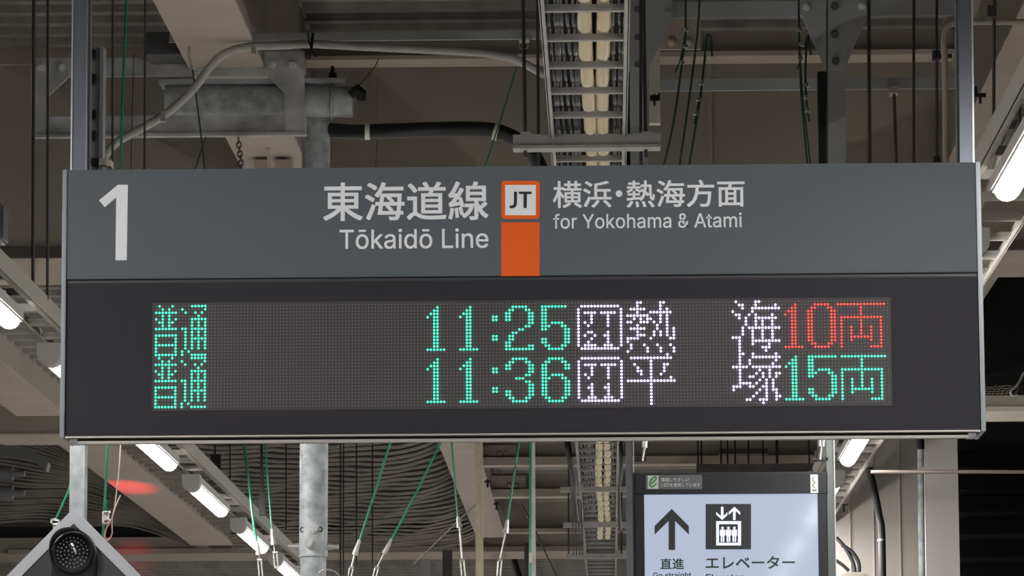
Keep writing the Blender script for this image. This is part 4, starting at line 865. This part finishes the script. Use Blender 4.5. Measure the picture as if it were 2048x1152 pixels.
ONE = ['', '3', '2,3', '1-3', '0,2,3']+['2,3']*9+['0-5']
COLON = ['', '', '', '', '0,1', '0,1', '', '', '', '', '0,1', '0,1']
TWO = ['', '2-6', '1,2,6,7', '0,1,7,8', '0,1,7,8', '0,1,7,8', '7,8', '6,7', '4,5', '2,3', '1,2', '1,2', '0,1', '0,1,7,8', '0-8']
FIVE = ['', '0-7', '0,1', '0,1', '0,1', '0,1', '0,1,3-6', '0,1,2,6,7', '0,1,7,8', '7,8', '7,8', '0,1,7,8', '0,1,7,8', '1,2,6,7', '2-6']
FIVEB = ['', '0-8', '0,1', '0,1', '0,1', '0,1,3-6', '0,1,2,6,7', '0,1,7,8', '7,8', '7,8', '7,8', '0,1,7,8', '0,1,7,8', '1,2,6,7', '2-6']
THREE = ['', '2-6', '1,2,6,7', '0,1,7,8', '0,1,7,8', '7,8', '6,7', '3-5', '6,7', '7,8', '7,8', '0,1,7,8', '0,1,7,8', '1,2,6,7', '2-6']
SIX = ['', '2-6', '1,2,6,7', '0,1,7,8', '0,1,7,8', '0,1', '0,1,3-6', '0,1,2,6,7', '0,1,7,8', '0,1,7,8', '0,1,7,8', '0,1,7,8', '0,1,7,8', '1,2,6,7', '2-6']
ZERO = ['', '2-6', '1,2,6,7']+['0,1,7,8']*10+['1,2,6,7', '2-6']
BOX1 = ['', '131-142', '130,143', '132-135,137-141,130,143', '134,139,130,143', '134,139,130,143', '132,134,139,130,143', '133,139,130,143', '130,143', '133,134,139,130,143', '132,135,138,139,130,143', '134,139,130,143', '133,139,130,143', '132-135,138-140,130,143', '131-142']
BOX2 = BOX1[:9]+['134,139,130,143', '133,134,138,139,130,143', '134,139,130,143', '134,139,130,143', '133-135,138-140,130,143', '131-142']
NETSU = ['148,149,155,156', '148,155', '146-150,155,157', '148,152-158', '145-151,155,157', '147,149,151,152,155,157', '145,146,149-151,153,155,157', '148,154,157', '146-150,154,157,159', '148,153,155,157,159', '148-150,153,155,157,159', '145-148,152,158,159', '145', '146,150,154,158', '146,151,155,159', '145,151,155,159']
HIRA = ['157', '146-158', '152', '147,152,156,157', '148,152,156', '148,149,152,156', '149,152,155', '152,158', '145-159']+['152']*7
UMI = ['178,184,185', '179,180,184,190', '180,183-191', '177,183', '178,179,182,184,189', '179,181,184-190', '181,184,186,189', '181,184,186,189', '180,182-191', '180,183,186,189', '180,183,186,189', '177-179,183,186,189', '179,183-191', '179,183,188', '179,186-188', '179,187']
TSUKA = ['179,180,183,190', '179,183-191', '179,182,190', '179,182,189', '177-181,183-191', '179,185,188', '179,184,186,188,190,191', '179,182,183,186,188,190', '179,185,187,189', '179-182,184,187,189', '177-179,182,183,186,187,189', '177,185,187,189,190', '184,187,190', '183,187,190,191', '181,182,185-187,190', '186']
RYO = ['', '209-223', '216', '216', '216', '210-222', '210,216,222', '210,216,222', '210,213,216,219,222', '210,213,216,219,222', '210,213,216,219,222', '210,213-219,222', '210,213,219,222', '210,222', '210,219-222']
RYOB = ['', '210-223']+RYO[2:]
for r0 in (0, 16):
    glyph(FU, 0, r0, EG); glyph(TSU, 0, r0, EG)
    glyph(ONE, 83, r0, EG); glyph(ONE, 93, r0, EG); glyph(COLON, 103, r0, EG)
    glyph(TWO if r0 == 0 else THREE, 107, r0, EG); glyph(FIVE if r0 == 0 else SIX, 118, r0, EG)
    glyph(BOX1 if r0 == 0 else BOX2, -1, r0, EW)
    glyph(NETSU if r0 == 0 else HIRA, -1, r0, EW); glyph(UMI if r0 == 0 else TSUKA, -1, r0, EW)
    glyph(ONE, 192, r0, ER if r0 == 0 else EG); glyph(ZERO if r0 == 0 else FIVEB, 199, r0, ER if r0 == 0 else EG)
    glyph(RYO if r0 == 0 else RYOB, -1, r0, ER if r0 == 0 else EG)
b = B()
for c in range(224):
    for r in range(32):
        if (c, r) not in lit: b.dome((mx0+c*LP, W0-.0074, mz0-r*LP), .0015, .0016, 6, 2)
b.build('unlit_led', LEDOFF, bd, kind='stuff')
